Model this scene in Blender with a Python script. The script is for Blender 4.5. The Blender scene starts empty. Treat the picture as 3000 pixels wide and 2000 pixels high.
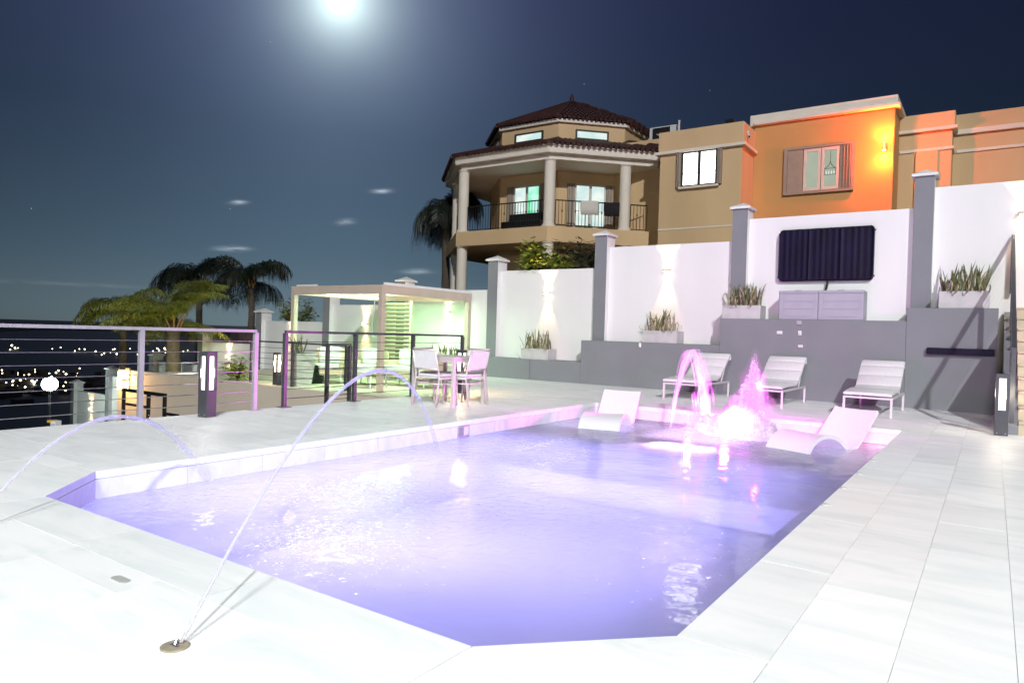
import bpy, bmesh, math, random
from mathutils import Vector, Matrix, noise as mnoise
rnd = random.Random(7)
R = math.radians
sc = bpy.context.scene
COL = sc.collection

# ---------------------------------------------------------------- camera
cam = bpy.data.cameras.new('camera'); camo = bpy.data.objects.new('camera', cam); COL.objects.link(camo)
cam.sensor_width = 36.0; cam.lens = 24.6; cam.clip_start = 0.05; cam.clip_end = 60000
camo.location = (0, 0, 1.1)
camo.rotation_mode = 'QUATERNION'
camo.rotation_quaternion = (Matrix.Rotation(R(34.5), 3, 'Z') @ Matrix.Rotation(R(90 - 0.67), 3, 'X') @ Matrix.Rotation(R(1.75), 3, 'Z')).to_quaternion()
sc.camera = camo
# ---------------------------------------------------------------- render settings
sc.render.engine = 'CYCLES'
sc.cycles.use_denoising = True
sc.cycles.max_bounces = 7; sc.cycles.diffuse_bounces = 3; sc.cycles.glossy_bounces = 3; sc.cycles.transparent_max_bounces = 24
sc.cycles.sample_clamp_indirect = 6.0; sc.cycles.volume_bounces = 2
sc.cycles.caustics_reflective = False; sc.cycles.caustics_refractive = False
vs = sc.view_settings
vs.view_transform = 'Standard'; vs.look = 'None'; vs.exposure = 0.0; vs.gamma = 1.0; vs.use_curve_mapping = False

# ---------------------------------------------------------------- night sky with a full moon
MOON = Vector((-0.690, 0.600, 0.413)).normalized()
world = bpy.data.worlds.new('World'); sc.world = world; world.use_nodes = True
nt = world.node_tree; nt.nodes.clear()
def wn(t, **k):
    n = nt.nodes.new(t)
    for a, b in k.items(): setattr(n, a, b)
    return n
def wmath(op, a, b=None, c=None, clamp=False):
    n = wn('ShaderNodeMath', operation=op); n.use_clamp = clamp
    for i, v in enumerate((a, b, c)):
        if v is None: continue
        if isinstance(v, (int, float)): n.inputs[i].default_value = v
        else: nt.links.new(v, n.inputs[i])
    return n.outputs[0]
tc = wn('ShaderNodeTexCoord')
nrm = wn('ShaderNodeVectorMath', operation='NORMALIZE'); nt.links.new(tc.outputs['Generated'], nrm.inputs[0])
DIRV = nrm.outputs[0]
def wdot(v):
    n = wn('ShaderNodeVectorMath', operation='DOT_PRODUCT'); nt.links.new(DIRV, n.inputs[0]); n.inputs[1].default_value = v
    return n.outputs['Value']
sky = wn('ShaderNodeTexSky', sky_type='NISHITA'); sky.sun_disc = False
sky.sun_elevation = math.asin(MOON.z); sky.sun_rotation = math.atan2(MOON.x, MOON.y)
sky.air_density = 1.0; sky.dust_density = 0.7; sky.ozone_density = 3.0; sky.altitude = 60
tint = wn('ShaderNodeMix', data_type='RGBA', blend_type='MULTIPLY'); tint.inputs['Factor'].default_value = 1.0
bw = wn('ShaderNodeRGBToBW'); nt.links.new(sky.outputs[0], bw.inputs[0]); cmb = wn('ShaderNodeCombineColor')
for i_ in range(3): nt.links.new(bw.outputs[0], cmb.inputs[i_])
ramp = wn('ShaderNodeValToRGB'); nt.links.new(wdot((0, 0, 1)), ramp.inputs[0])
for i_, (p_, c_) in enumerate(((0.0, (.96, 1.34, 1.52)), (0.10, (.60, 1.06, 1.54)), (0.26, (.36, .66, 1.38)), (.6, (.50, .60, 2.5)))):
    e_ = ramp.color_ramp.elements[i_] if i_ < 2 else ramp.color_ramp.elements.new(p_)
    e_.position = p_; e_.color = (*[min(1, v / 2.5) for v in c_], 1)
nt.links.new(cmb.outputs[0], tint.inputs['A']); nt.links.new(ramp.outputs[0], tint.inputs['B'])
bg1 = wn('ShaderNodeBackground'); nt.links.new(tint.outputs['Result'], bg1.inputs[0]); bg1.inputs[1].default_value = 0.0178
# moon glare and wisps of moonlit cloud
ang = wmath('ARCCOSINE', wmath('MINIMUM', wdot(MOON), 0.999999))
halo = wmath('ADD', wmath('MULTIPLY', wmath('EXPONENT', wmath('MULTIPLY', ang, -34.0)), 1.9),
             wmath('ADD', wmath('MULTIPLY', wmath('EXPONENT', wmath('MULTIPLY', ang, -9.0)), 0.20), wmath('MULTIPLY', wmath('EXPONENT', wmath('MULTIPLY', ang, -2.0)), 0.006)))
nz = wn('ShaderNodeTexNoise'); nz.inputs['Scale'].default_value = 5.0; nz.inputs['Detail'].default_value = 6
nt.links.new(DIRV, nz.inputs['Vector'])
halo = wmath('MULTIPLY', halo, wmath('ADD', 0.78, wmath('MULTIPLY', nz.outputs[0], 0.44)))
disc = wmath('MULTIPLY', wmath('GREATER_THAN', wdot(MOON), math.cos(0.017)), 9.0)
bg2 = wn('ShaderNodeBackground'); bg2.inputs[0].default_value = (0.80, 1.0, 0.93, 1)
nt.links.new(wmath('ADD', halo, disc), bg2.inputs[1])
wisp = None
nz2 = wn('ShaderNodeTexNoise'); nz2.inputs['Scale'].default_value = 34.0; nz2.inputs['Detail'].default_value = 8
mp = wn('ShaderNodeMapping'); mp.inputs['Scale'].default_value = (1, 1, 5); nt.links.new(DIRV, mp.inputs[0]); nt.links.new(mp.outputs[0], nz2.inputs['Vector'])
for (dx, dy, dz, wx_, wz_, s) in [(-0.70, 0.69, 0.190, 0.014, 0.0035, .55), (-0.82, 0.55, 0.160, 0.012, 0.0035, .5), (-0.735, 0.66, 0.145, 0.012, 0.0045, .5),
                               (-0.83, 0.55, 0.100, 0.020, 0.004, .5), (-0.67, 0.735, 0.083, 0.022, 0.004, .32), (-0.92, 0.39, 0.043, 0.12, 0.003, .05), (-0.60, 0.80, 0.06, 0.10, 0.006, .03)]:
    c = Vector((dx, dy, dz)).normalized(); t = Vector((-c.y, c.x, 0)).normalized(); u = c.cross(t); u = u if u.z > 0 else -u
    a = wmath('DIVIDE', wdot(t), wx_ * .8); b = wmath('DIVIDE', wdot(u), wz_ * .75)
    # slight tilt
    b = wmath('ADD', b, wmath('MULTIPLY', a, 0.35))
    e = wmath('EXPONENT', wmath('MULTIPLY', wmath('ADD', wmath('MULTIPLY', a, a), wmath('MULTIPLY', b, b)), -1.0))
    e = wmath('MULTIPLY', e, wmath('GREATER_THAN', wdot(c), 0.0))
    e = wmath('MULTIPLY', e, s)
    wisp = e if wisp is None else wmath('ADD', wisp, e)
wisp = wmath('MULTIPLY', wisp, wmath('MULTIPLY', wmath('SUBTRACT', nz2.outputs[0], 0.3, clamp=True), 3.0))
vor = wn('ShaderNodeTexVoronoi'); vor.inputs['Scale'].default_value = 26.0; nt.links.new(DIRV, vor.inputs['Vector'])
star = wmath('MULTIPLY', wmath('LESS_THAN', vor.outputs['Distance'], 0.012), 0.5)
star = wmath('MULTIPLY', star, wmath('GREATER_THAN', wdot((0, 0, 1)), 0.05))
bg3 = wn('ShaderNodeBackground'); bg3.inputs[0].default_value = (0.86, 0.93, 1.0, 1); nt.links.new(wmath('ADD', wisp, star), bg3.inputs[1])
a1 = wn('ShaderNodeAddShader'); a2 = wn('ShaderNodeAddShader'); wo = wn('ShaderNodeOutputWorld')
nt.links.new(bg1.outputs[0], a1.inputs[0]); nt.links.new(bg2.outputs[0], a1.inputs[1])
nt.links.new(a1.outputs[0], a2.inputs[0]); nt.links.new(bg3.outputs[0], a2.inputs[1]); nt.links.new(a2.outputs[0], wo.inputs[0])

# ---------------------------------------------------------------- lights of the place
def lamp(name, kind, loc, power, color, target=None, size=None, radius=None, spot=None, blend=.3, parent=None):
    l = bpy.data.lights.new(name, kind); o = bpy.data.objects.new(name, l); COL.objects.link(o)
    o.location = loc; l.energy = power; l.color = color
    if target is not None:
        o.rotation_euler = (Vector(target) - Vector(loc)).to_track_quat('-Z', 'Y').to_euler()
    if size: l.size = size
    if radius is not None and kind in ('POINT', 'SPOT'): l.shadow_soft_size = radius
    if spot: l.spot_size = spot; l.spot_blend = blend
    if parent: o.parent = parent
    return o
# moonlight
m_ = lamp('moonlight', 'SUN', (-30, 26, 30), 0.05, (0.85, 0.93, 1.0), target=(-30 - MOON.x, 26 - MOON.y, 30 - MOON.z)); m_.data.angle = R(0.5)
# flood lights of the house behind the photographer, high on its facade
lamp('flood_light', 'SPOT', (23, -26, 29), 95000, (0.97, 0.98, 1.0), target=(-4.0, 11.0, 1.5), radius=.55, spot=R(36), blend=.5)
lamp('near_flood_light', 'SPOT', (1.5, -7.5, 7.5), 6000, (0.97, 1.0, 0.97), target=(-1.6, 2.6, 0), radius=.7, spot=R(84), blend=.9)

# ---------------------------------------------------------------- materials
MATS = {}
def mat(name, col, rough=.6, var=.08, scale=6.0, bump=0.0, bscale=None, metal=0.0, detail=5, spec=.5, stretch=(1, 1, 1), col2=None, coat=0):
    if name in MATS: return MATS[name]
    m = bpy.data.materials.new(name); m.use_nodes = True; t = m.node_tree; b = t.nodes['Principled BSDF']
    b.inputs['Roughness'].default_value = rough; b.inputs['Metallic'].default_value = metal
    b.inputs['Specular IOR Level'].default_value = spec
    if coat: b.inputs['Coat Weight'].default_value = coat
    tcn = t.nodes.new('ShaderNodeTexCoord'); mpn = t.nodes.new('ShaderNodeMapping'); mpn.inputs['Scale'].default_value = stretch
    t.links.new(tcn.outputs['Object'], mpn.inputs[0])
    n = t.nodes.new('ShaderNodeTexNoise'); n.inputs['Scale'].default_value = scale; n.inputs['Detail'].default_value = detail
    t.links.new(mpn.outputs[0], n.inputs['Vector'])
    r = t.nodes.new('ShaderNodeValToRGB'); r.color_ramp.elements[0].position = .3; r.color_ramp.elements[1].position = .72
    c1 = tuple(c * (1 - var) for c in col); c2 = tuple(min(1, c * (1 + var)) for c in col) if col2 is None else col2
    r.color_ramp.elements[0].color = (*c1, 1); r.color_ramp.elements[1].color = (*c2, 1)
    t.links.new(n.outputs[0], r.inputs[0]); t.links.new(r.outputs[0], b.inputs['Base Color'])
    if bump:
        bn = t.nodes.new('ShaderNodeBump'); bn.inputs['Strength'].default_value = bump; bn.inputs['Distance'].default_value = .02
        n2 = t.nodes.new('ShaderNodeTexNoise'); n2.inputs['Scale'].default_value = bscale or scale * 6; n2.inputs['Detail'].default_value = 4
        t.links.new(mpn.outputs[0], n2.inputs['Vector']); t.links.new(n2.outputs[0], bn.inputs['Height']); t.links.new(bn.outputs[0], b.inputs['Normal'])
    MATS[name] = m; return m
def glow(name, col, strength, col2=None, scale=3.0):
    if name in MATS: return MATS[name]
    m = bpy.data.materials.new(name); m.use_nodes = True; t = m.node_tree; t.nodes.clear()
    e = t.nodes.new('ShaderNodeEmission'); o = t.nodes.new('ShaderNodeOutputMaterial'); e.inputs[1].default_value = strength
    n = t.nodes.new('ShaderNodeTexNoise'); n.inputs['Scale'].default_value = scale
    tcn = t.nodes.new('ShaderNodeTexCoord'); t.links.new(tcn.outputs['Object'], n.inputs['Vector'])
    r = t.nodes.new('ShaderNodeValToRGB'); r.color_ramp.elements[0].color = (*col, 1); r.color_ramp.elements[1].color = (*(col2 or col), 1)
    r.color_ramp.elements[0].position = .4; r.color_ramp.elements[1].position = .6
    t.links.new(n.outputs[0], r.inputs[0]); t.links.new(r.outputs[0], e.inputs[0]); t.links.new(e.outputs[0], o.inputs[0])
    MATS[name] = m; return m

def marble(name, base, vein, rough):
    m = bpy.data.materials.new(name); m.use_nodes = True; t = m.node_tree; b = t.nodes['Principled BSDF']
    g = t.nodes.new('ShaderNodeNewGeometry'); oi = t.nodes.new('ShaderNodeObjectInfo')
    sc3 = t.nodes.new('ShaderNodeVectorMath'); sc3.operation = 'SCALE'; cx = t.nodes.new('ShaderNodeCombineXYZ')
    mul = t.nodes.new('ShaderNodeMath'); mul.operation = 'MULTIPLY'; mul.inputs[1].default_value = 37.0
    t.links.new(oi.outputs['Random'], mul.inputs[0]); t.links.new(mul.outputs[0], cx.inputs[2])
    add = t.nodes.new('ShaderNodeVectorMath'); add.operation = 'ADD'; t.links.new(g.outputs['Position'], add.inputs[0]); t.links.new(cx.outputs[0], add.inputs[1])
    mp = t.nodes.new('ShaderNodeMapping'); mp.inputs['Rotation'].default_value = (0, 0, R(24)); mp.inputs['Scale'].default_value = (1.1, 4.2, 1.5); t.links.new(add.outputs[0], mp.inputs[0])
    n = t.nodes.new('ShaderNodeTexNoise'); n.inputs['Scale'].default_value = .9; n.inputs['Detail'].default_value = 9; n.inputs['Roughness'].default_value = .62; n.inputs['Distortion'].default_value = 1.1
    t.links.new(mp.outputs[0], n.inputs['Vector'])
    r = t.nodes.new('ShaderNodeValToRGB'); e = r.color_ramp.elements
    e[0].position = .30; e[0].color = (*vein, 1); e[1].position = .56; e[1].color = (*base, 1)
    t.links.new(n.outputs[0], r.inputs[0])
    hv = t.nodes.new('ShaderNodeHueSaturation')
    mv = t.nodes.new('ShaderNodeMath'); mv.operation = 'MULTIPLY_ADD'; mv.inputs[1].default_value = .10; mv.inputs[2].default_value = .95
    t.links.new(oi.outputs['Random'], mv.inputs[0]); t.links.new(mv.outputs[0], hv.inputs['Value']); t.links.new(r.outputs[0], hv.inputs['Color'])
    t.links.new(hv.outputs[0], b.inputs['Base Color'])
    n2 = t.nodes.new('ShaderNodeTexNoise'); n2.inputs['Scale'].default_value = 3.0; n2.inputs['Detail'].default_value = 6
    t.links.new(g.outputs['Position'], n2.inputs['Vector'])
    rr = t.nodes.new('ShaderNodeMapRange'); rr.inputs['To Min'].default_value = rough - .12; rr.inputs['To Max'].default_value = rough + .12
    t.links.new(n2.outputs[0], rr.inputs[0]); t.links.new(rr.outputs[0], b.inputs['Roughness'])
    b.inputs['Specular IOR Level'].default_value = .4
    MATS[name] = m; return m

M_TILE = marble('white_marble', (.885, .895, .885), (.74, .785, .775), .5)
M_POOLTILE = marble('pool_marble', (.78, .79, .80), (.64, .67, .70), .4)
M_GROUT = mat('grout', (.60, .61, .58), .9, .15, 20)
M_WHITE = mat('white_wall_paint', (.82, .82, .81), .75, .045, .9, .06, 60, stretch=(1, 1, .25))
M_GREY = mat('grey_wall_paint', (.225, .235, .255), .75, .05, 1.5, .06, 60)
M_TAN = mat('tan_render', (.74, .65, .52), .8, .05, 1.2, .08, 50)
M_HOUSE = mat('ochre_house_paint', (.66, .465, .255), .8, .09, .6, .10, 40, stretch=(1, 1, .35))
M_CREAM = mat('cream_trim_paint', (.78, .71, .60), .7, .05, 1.5, .05, 40)
M_ROOF = mat('dark_red_clay', (.055, .020, .015), .6, .35, 3.0, .3, 20)
M_DARKMETAL = mat('charcoal_metal', (.085, .087, .10), .42, .12, 4, metal=.25)
M_RAIL_LIT = mat('lilac_lit_rail_metal', (.42, .40, .45), .38, .10, 4, metal=.15)  # rail metal lightened: the lilac light falling on it is in the colour
M_BLACK = mat('black_metal', (.02, .02, .022), .45, .2, 5, metal=.3)
M_STEEL = mat('stainless_cable', (.55, .55, .56), .3, .08, 10, metal=.9)
M_BRONZE = mat('brushed_bronze', (.40, .35, .25), .4, .2, 30, metal=.25)
M_PLASTIC = mat('white_moulded_plastic', (.82, .82, .83), .38, .02, 3)
M_CUSH = mat('pale_sling_fabric', (.74, .73, .74), .85, .05, 30, .2, 200)
M_ALU = mat('white_aluminium', (.70, .69, .68), .4, .04, 8, metal=.1)
M_CHAIRMETAL = mat('champagne_metal', (.76, .71, .66), .35, .06, 8, metal=.35)
M_WEB = mat('chair_webbing', (.82, .82, .81), .8, .06, 40, .2, 150)
M_PERG = mat('pergola_paint', (.60, .50, .41), .5, .05, 4)
M_CONC = mat('pale_planter_concrete', (.55, .54, .54), .85, .10, 5, .15, 40)
M_BOXPL = mat('lilac_grey_resin', (.40, .39, .46), .55, .05, 5)
M_TVC = mat('black_vinyl_cover', (.006, .003, .022), .5, .4, 3, .2, 25, spec=.2)
M_LEAF = mat('snake_plant_leaf', (.16, .17, .075), .5, .45, 14, stretch=(1, 1, 3))
M_DRYLEAF = mat('dry_leaf', (.42, .345, .23), .7, .35, 14)
M_SOIL = mat('soil', (.05, .035, .025), .95, .3, 20)
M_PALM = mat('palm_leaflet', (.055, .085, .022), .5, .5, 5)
M_PALMLIT = mat('lit_palm_leaflet', (.17, .20, .035), .5, .4, 5)  # lit copy of the palm leaf, lamplight put into the colour
M_PALMDARK = mat('unlit_palm_leaflet', (.018, .026, .015), .5, .4, 5)  # unlit copy of the palm leaf, darkness put into the colour
M_TRUNK = mat('palm_trunk', (.10, .08, .06), .9, .3, 8, .4, 30)
M_BUSH = mat('bush_leaf', (.36, .42, .06), .45, .45, 6)
M_BUSHDARK = mat('grey_green_leaf', (.09, .12, .06), .5, .4, 6)
M_STAIR = mat('travertine_step', (.62, .53, .38), .7, .12, 3, .1, 30, stretch=(1, 4, 1))
M_EARTH = mat('dark_hillside', (.016, .017, .016), .95, .4, .05)
M_SEA = mat('sea_and_plain', (.020, .024, .030), .6, .3, .002)
M_ASPH = mat('dark_asphalt', (.03, .03, .03), .9, .3, 2)
M_SHUT = mat('grey_brown_shutter', (.34, .28, .22), .6, .08, 5)
M_WFRAME = mat('window_frame_white', (.62, .60, .54), .5, .04, 5)
M_DKFRAME = mat('dark_window_frame', (.04, .035, .03), .5, .1, 5)
M_FABRIC = mat('outdoor_sofa_fabric', (.66, .68, .64), .9, .06, 25, .2, 150)
M_WICKER = mat('pale_wicker', (.60, .50, .36), .7, .15, 40, .4, 120)
M_WHTOWEL = mat('white_towel', (.66, .62, .56), .95, .06, 20, .3, 120)
M_BKTOWEL = mat('black_towel', (.015, .013, .016), .95, .3, 20, .3, 120)
M_HEDGE = mat('topiary_green', (.02, .05, .02), .8, .5, 30)
M_AC = mat('ac_white', (.62, .63, .64), .5, .04, 6)
M_YELLOW = mat('yellow_box_paint', (.70, .42, .03), .5, .1, 6)
G_WARM = glow('warm_lamp_glow', (1.0, .80, .52), 14, (1.0, .86, .62))
G_BOLL = glow('bollard_diffuser', (1.0, .93, .90), 2.6, (1.0, .97, .95))
G_BOLLW = glow('bollard_diffuser_warm', (1.0, .80, .55), 5.0, (1.0, .86, .64))
G_ORANGE = glow('orange_lamp_glow', (1.0, .56, .16), 30, (1.0, .66, .25))
G_WIN = glow('lit_window', (.88, .98, .90), 1.0, (.62, .82, .80), 1.6)
G_WINCYAN = glow('lit_window_green', (.55, 1.0, .86), 1.0, (.10, .85, .35), 1.7)
G_WINDIM = glow('lit_room_wall', (.62, .70, .55), .62, (.70, .76, .62), 1.0)
G_WINBR = glow('bright_lit_window', (1, 1, .93), 5.0, (1, 1, .97), 1.0)
G_GREEN = glow('green_led', (.80, 1.0, .84), 14)
G_STREET = glow('street_lamp_glow', (.86, 1.0, .92), 60)
G_POOL = glow('pool_light_glow', (.85, .75, 1.0), 1.3)
G_POOLPINK = glow('pool_light_pink_glow', (1.0, .72, .80), 2.0)

def jet_mat(name, col, alpha, scale=40):
    m = bpy.data.materials.new(name); m.use_nodes = True; t = m.node_tree; t.nodes.clear(); o = t.nodes.new('ShaderNodeOutputMaterial')
    tr = t.nodes.new('ShaderNodeBsdfTransparent'); df = t.nodes.new('ShaderNodeBsdfDiffuse'); tl = t.nodes.new('ShaderNodeBsdfTranslucent'); gl = t.nodes.new('ShaderNodeBsdfGlossy'); gl.inputs[1].default_value = .15
    for x in (df, tl, gl): x.inputs[0].default_value = (*col, 1)
    a = t.nodes.new('ShaderNodeMixShader'); a.inputs[0].default_value = .55; t.links.new(df.outputs[0], a.inputs[1]); t.links.new(tl.outputs[0], a.inputs[2])
    b = t.nodes.new('ShaderNodeMixShader'); b.inputs[0].default_value = .08; t.links.new(a.outputs[0], b.inputs[1]); t.links.new(gl.outputs[0], b.inputs[2])
    c = t.nodes.new('ShaderNodeMixShader'); nz_ = t.nodes.new('ShaderNodeTexNoise'); nz_.inputs['Scale'].default_value = scale
    tcn = t.nodes.new('ShaderNodeTexCoord'); t.links.new(tcn.outputs['Object'], nz_.inputs['Vector'])
    mr = t.nodes.new('ShaderNodeMapRange'); mr.inputs['From Min'].default_value = .3; mr.inputs['From Max'].default_value = .7; mr.inputs['To Min'].default_value = max(0, alpha - .2); mr.inputs['To Max'].default_value = min(1, alpha + .2)
    t.links.new(nz_.outputs[0], mr.inputs[0]); t.links.new(mr.outputs[0], c.inputs[0])
    t.links.new(tr.outputs[0], c.inputs[1]); t.links.new(b.outputs[0], c.inputs[2]); t.links.new(c.outputs[0], o.inputs[0])
    return m
# ---------------------------------------------------------------- mesh helpers
class MB:
    def __init__(s): s.v = []; s.f = []; s.mi = []
    def add(s, vs, fs, mi=0):
        b = len(s.v); s.v += [tuple(v) for v in vs]
        for f in fs: s.f.append(tuple(i + b for i in f)); s.mi.append(mi)
        return s
    def box(s, a, b, mi=0, front=None):
        x0, y0, z0 = a; x1, y1, z1 = b
        vs = [(x0, y0, z0), (x1, y0, z0), (x1, y1, z0), (x0, y1, z0), (x0, y0, z1), (x1, y0, z1), (x1, y1, z1), (x0, y1, z1)]
        fs = [(0, 3, 2, 1), (4, 5, 6, 7), (1, 2, 6, 5), (2, 3, 7, 6), (3, 0, 4, 7)]
        s.add(vs, fs, mi); b_ = len(s.v) - 8
        s.f.append(tuple(i + b_ for i in (0, 1, 5, 4))); s.mi.append(mi if front is None else front)
        return s
    def obox(s, c, half, rz=0, tilt=None, mi=0):
        M = Matrix.Rotation(rz, 4, 'Z')
        if tilt is not None: M = M @ Matrix.Rotation(tilt, 4, 'X')
        hx, hy, hz = half; c = Vector(c)
        vs = [c + (M @ Vector((sx * hx, sy * hy, sz * hz))) for sz in (-1, 1) for sy in (-1, 1) for sx in (-1, 1)]
        return s.add(vs, [(0, 2, 3, 1), (4, 5, 7, 6), (0, 1, 5, 4), (1, 3, 7, 5), (3, 2, 6, 7), (2, 0, 4, 6)], mi)
    def prism(s, poly, z0, z1, mi=0):
        n = len(poly); vs = [(p[0], p[1], z0) for p in poly] + [(p[0], p[1], z1) for p in poly]
        return s.add(vs, [tuple(range(n - 1, -1, -1)), tuple(range(n, 2 * n))] + [(i, (i + 1) % n, n + (i + 1) % n, n + i) for i in range(n)], mi)
    def frust(s, p0, z0, p1, z1, caps=True, mi=0):
        n = len(p0); vs = [(p[0], p[1], z0) for p in p0] + [(p[0], p[1], z1) for p in p1]
        fs = [(i, (i + 1) % n, n + (i + 1) % n, n + i) for i in range(n)]
        if caps: fs += [tuple(range(n - 1, -1, -1)), tuple(range(n, 2 * n))]
        return s.add(vs, fs, mi)
    def tube(s, path, rad, n=8, cap=True, mi=0, sx=1.0):
        path = [Vector(p) for p in path]; rads = rad if isinstance(rad, (list, tuple)) else [rad] * len(path)
        base = len(s.v); up0 = Vector((0, 0, 1))
        for i, p in enumerate(path):
            t = (path[min(i + 1, len(path) - 1)] - path[max(i - 1, 0)]).normalized()
            up = up0 if abs(t.z) < .95 else Vector((0, 1, 0))
            a = t.cross(up).normalized(); b = a.cross(t).normalized()
            for k in range(n):
                th = 2 * math.pi * k / n + math.pi / n
                s.v.append(tuple(p + (a * math.cos(th) * sx + b * math.sin(th)) * rads[i]))
        for i in range(len(path) - 1):
            for k in range(n):
                s.f.append((base + i * n + k, base + i * n + (k + 1) % n, base + (i + 1) * n + (k + 1) % n, base + (i + 1) * n + k)); s.mi.append(mi)
        if cap:
            s.f.append(tuple(base + k for k in range(n - 1, -1, -1))); s.mi.append(mi)
            e = base + (len(path) - 1) * n
            s.f.append(tuple(e + k for k in range(n))); s.mi.append(mi)
        return s
    def lathe(s, prof, c=(0, 0, 0), n=16, mi=0):
        base = len(s.v)
        for (r, z) in prof:
            for k in range(n):
                th = 2 * math.pi * k / n; s.v.append((c[0] + r * math.cos(th), c[1] + r * math.sin(th), c[2] + z))
        for i in range(len(prof) - 1):
            for k in range(n):
                s.f.append((base + i * n + k, base + i * n + (k + 1) % n, base + (i + 1) * n + (k + 1) % n, base + (i + 1) * n + k)); s.mi.append(mi)
        s.f.append(tuple(base + k for k in range(n - 1, -1, -1))); s.mi.append(mi)
        e = base + (len(prof) - 1) * n; s.f.append(tuple(e + k for k in range(n))); s.mi.append(mi)
        return s
    def build(s, name, mats, parent=None, smooth=False, bevel=0, seg=2):
        me = bpy.data.meshes.new(name); me.from_pydata(s.v, [], s.f)
        ms = mats if isinstance(mats, (list, tuple)) else [mats]
        for m in ms: me.materials.append(m)
        if len(ms) > 1:
            for p, i in zip(me.polygons, s.mi): p.material_index = i
        if bevel:
            bm = bmesh.new(); bm.from_mesh(me); bmesh.ops.remove_doubles(bm, verts=bm.verts, dist=1e-5)
            ed = [e for e in bm.edges if len(e.link_faces) == 2 and e.calc_face_angle(0) > R(35)]
            bmesh.ops.bevel(bm, geom=ed, offset=bevel, segments=seg, profile=.5, affect='EDGES'); bm.to_mesh(me); bm.free()
        me.update()
        if smooth:
            for p in me.polygons: p.use_smooth = True
            if bevel or smooth == 'auto': me.set_sharp_from_angle(angle=R(40))
        o = bpy.data.objects.new(name, me); COL.objects.link(o)
        if parent: o.parent = parent
        return o
def tag(o, label=None, cat=None, group=None, kind=None):
    if label: o['label'] = label
    if cat: o['category'] = cat
    if group: o['group'] = group
    if kind: o['kind'] = kind
    return o
def thing(name, label, cat, loc=(0, 0, 0), rz=0, group=None):
    o = bpy.data.objects.new(name, None); COL.objects.link(o); o.empty_display_size = .1
    o.location = loc; o.rotation_euler = (0, 0, rz); return tag(o, label, cat, group)
def copy_tree(o, parent=None):
    c = o.copy(); COL.objects.link(c)
    if parent: c.parent = parent
    for ch in list(o.children): copy_tree(ch, c)
    return c
def place(proto, used, loc, rz, label):
    o = proto if not used[0] else copy_tree(proto); used[0] = True
    o.location = loc; o.rotation_euler = (0, 0, rz); o['label'] = label; return o
def bezier(p0, p1, p2, n):
    return [Vector(p0) * (1 - t) ** 2 + Vector(p1) * 2 * t * (1 - t) + Vector(p2) * t * t for t in [i / n for i in range(n + 1)]]

# ================================================================ SETTING
# pool outline (X along the wall, Y towards the wall), 0.7 m chamfered near corners
PX0, PX1, PY0, PY1 = -5.36, -0.93, 1.95, 10.30
CH = 0.54
POOL = [(PX0 + CH, PY0), (PX1 - CH, PY0), (PX1, PY0 + CH), (PX1, PY1), (PX0, PY1), (PX0, PY0 + CH)]
CW = .33
OX0, OX1, OY0, OY1 = PX0 - CW, PX1 + CW, PY0 - CW, PY1 + CW
WZ = -.20
DX0, DX1, DY0, DY1 = -7.97, 4.5, -3.0, 14.1

deck = MB()
deck.box((DX0, DY0, -.6), (OX0, DY1, -.007)).box((OX1, DY0, -.6), (DX1, DY1, -.007)).box((OX0, DY0, -.6), (OX1, OY0, -.007)).box((OX0, OY1, -.6), (OX1, DY1, -.007))
deck.prism([(DX0, 9.95), (DX0, 14.1), (-10.8, 14.1)], -.6, -.007)
deck = tag(deck.build('deck', M_GROUT), kind='structure')

def clip(poly, a, b, c):          # keep a*x+b*y<=c
    out = []
    for i in range(len(poly)):
        p, q = poly[i], poly[(i + 1) % len(poly)]
        dp = a * p[0] + b * p[1] - c; dq = a * q[0] + b * q[1] - c
        if dp <= 0: out.append(p)
        if dp * dq < 0:
            t = dp / (dp - dq); out.append((p[0] + (q[0] - p[0]) * t, p[1] + (q[1] - p[1]) * t))
    return out
tiles = []
GAP = .0009
def add_rect(x0, y0, x1, y1):
    if x1 - x0 < .03 or y1 - y0 < .03: return
    tiles.append([(x0 + GAP, y0 + GAP), (x1 - GAP, y0 + GAP), (x1 - GAP, y1 - GAP), (x0 + GAP, y1 - GAP)])
def rows_x(x0, x1, y0, y1, w, anchor):        # rows running along X
    k0 = math.floor((y0 - anchor) / w)
    y = anchor + k0 * w; k = k0
    while y < y1 - .001:
        a, b = max(y, y0), min(y + w, y1)
        rr = random.Random(int(y * 1000) + 5); x = x0 - rr.random() * .74
        while x < x1:
            L = rr.choice((.37, .555, .74, .74))
            xa, xb = max(x, x0), min(x + L, x1)
            if rr.random() < .2 and b - a > .3:
                h = (a + b) / 2; add_rect(xa, a, xb, h); add_rect(xa, h, xb, b)
            else: add_rect(xa, a, xb, b)
            x += L
        y += w; k += 1
def rows_y(x0, x1, y0, y1, w):
    x = x0
    while x < x1 - .001:
        a, b = x, min(x + w, x1); rr = random.Random(int(x * 1000) + 9); y = y0 - rr.random() * .7
        while y < y1:
            L = rr.choice((.53, .70, .70, 1.05)); add_rect(a, max(y, y0), b, min(y + L, y1)); y += L
        x += w
rows_x(DX0, OX1, DY0, OY0, .375, OY0)              # near side
rows_y(OX1, DX1, DY0, DY1 - .0, .352)               # right side
rows_x(OX0, OX1, OY1, DY1, .375, OY1)               # behind the pool
rows_x(DX0, OX0, OY0, DY1, .375, OY0)               # left side
n0 = len(tiles)
save = tiles; tiles = []
rows_x(-10.8, DX0, 9.95, 14.1, .375, OY0)
ext = [clip(p, -(14.1 - 9.95), -(10.8 - 7.97) , -(14.1 - 9.95) * DX0 - (10.8 - 7.97) * 9.95) for p in tiles]
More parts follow.
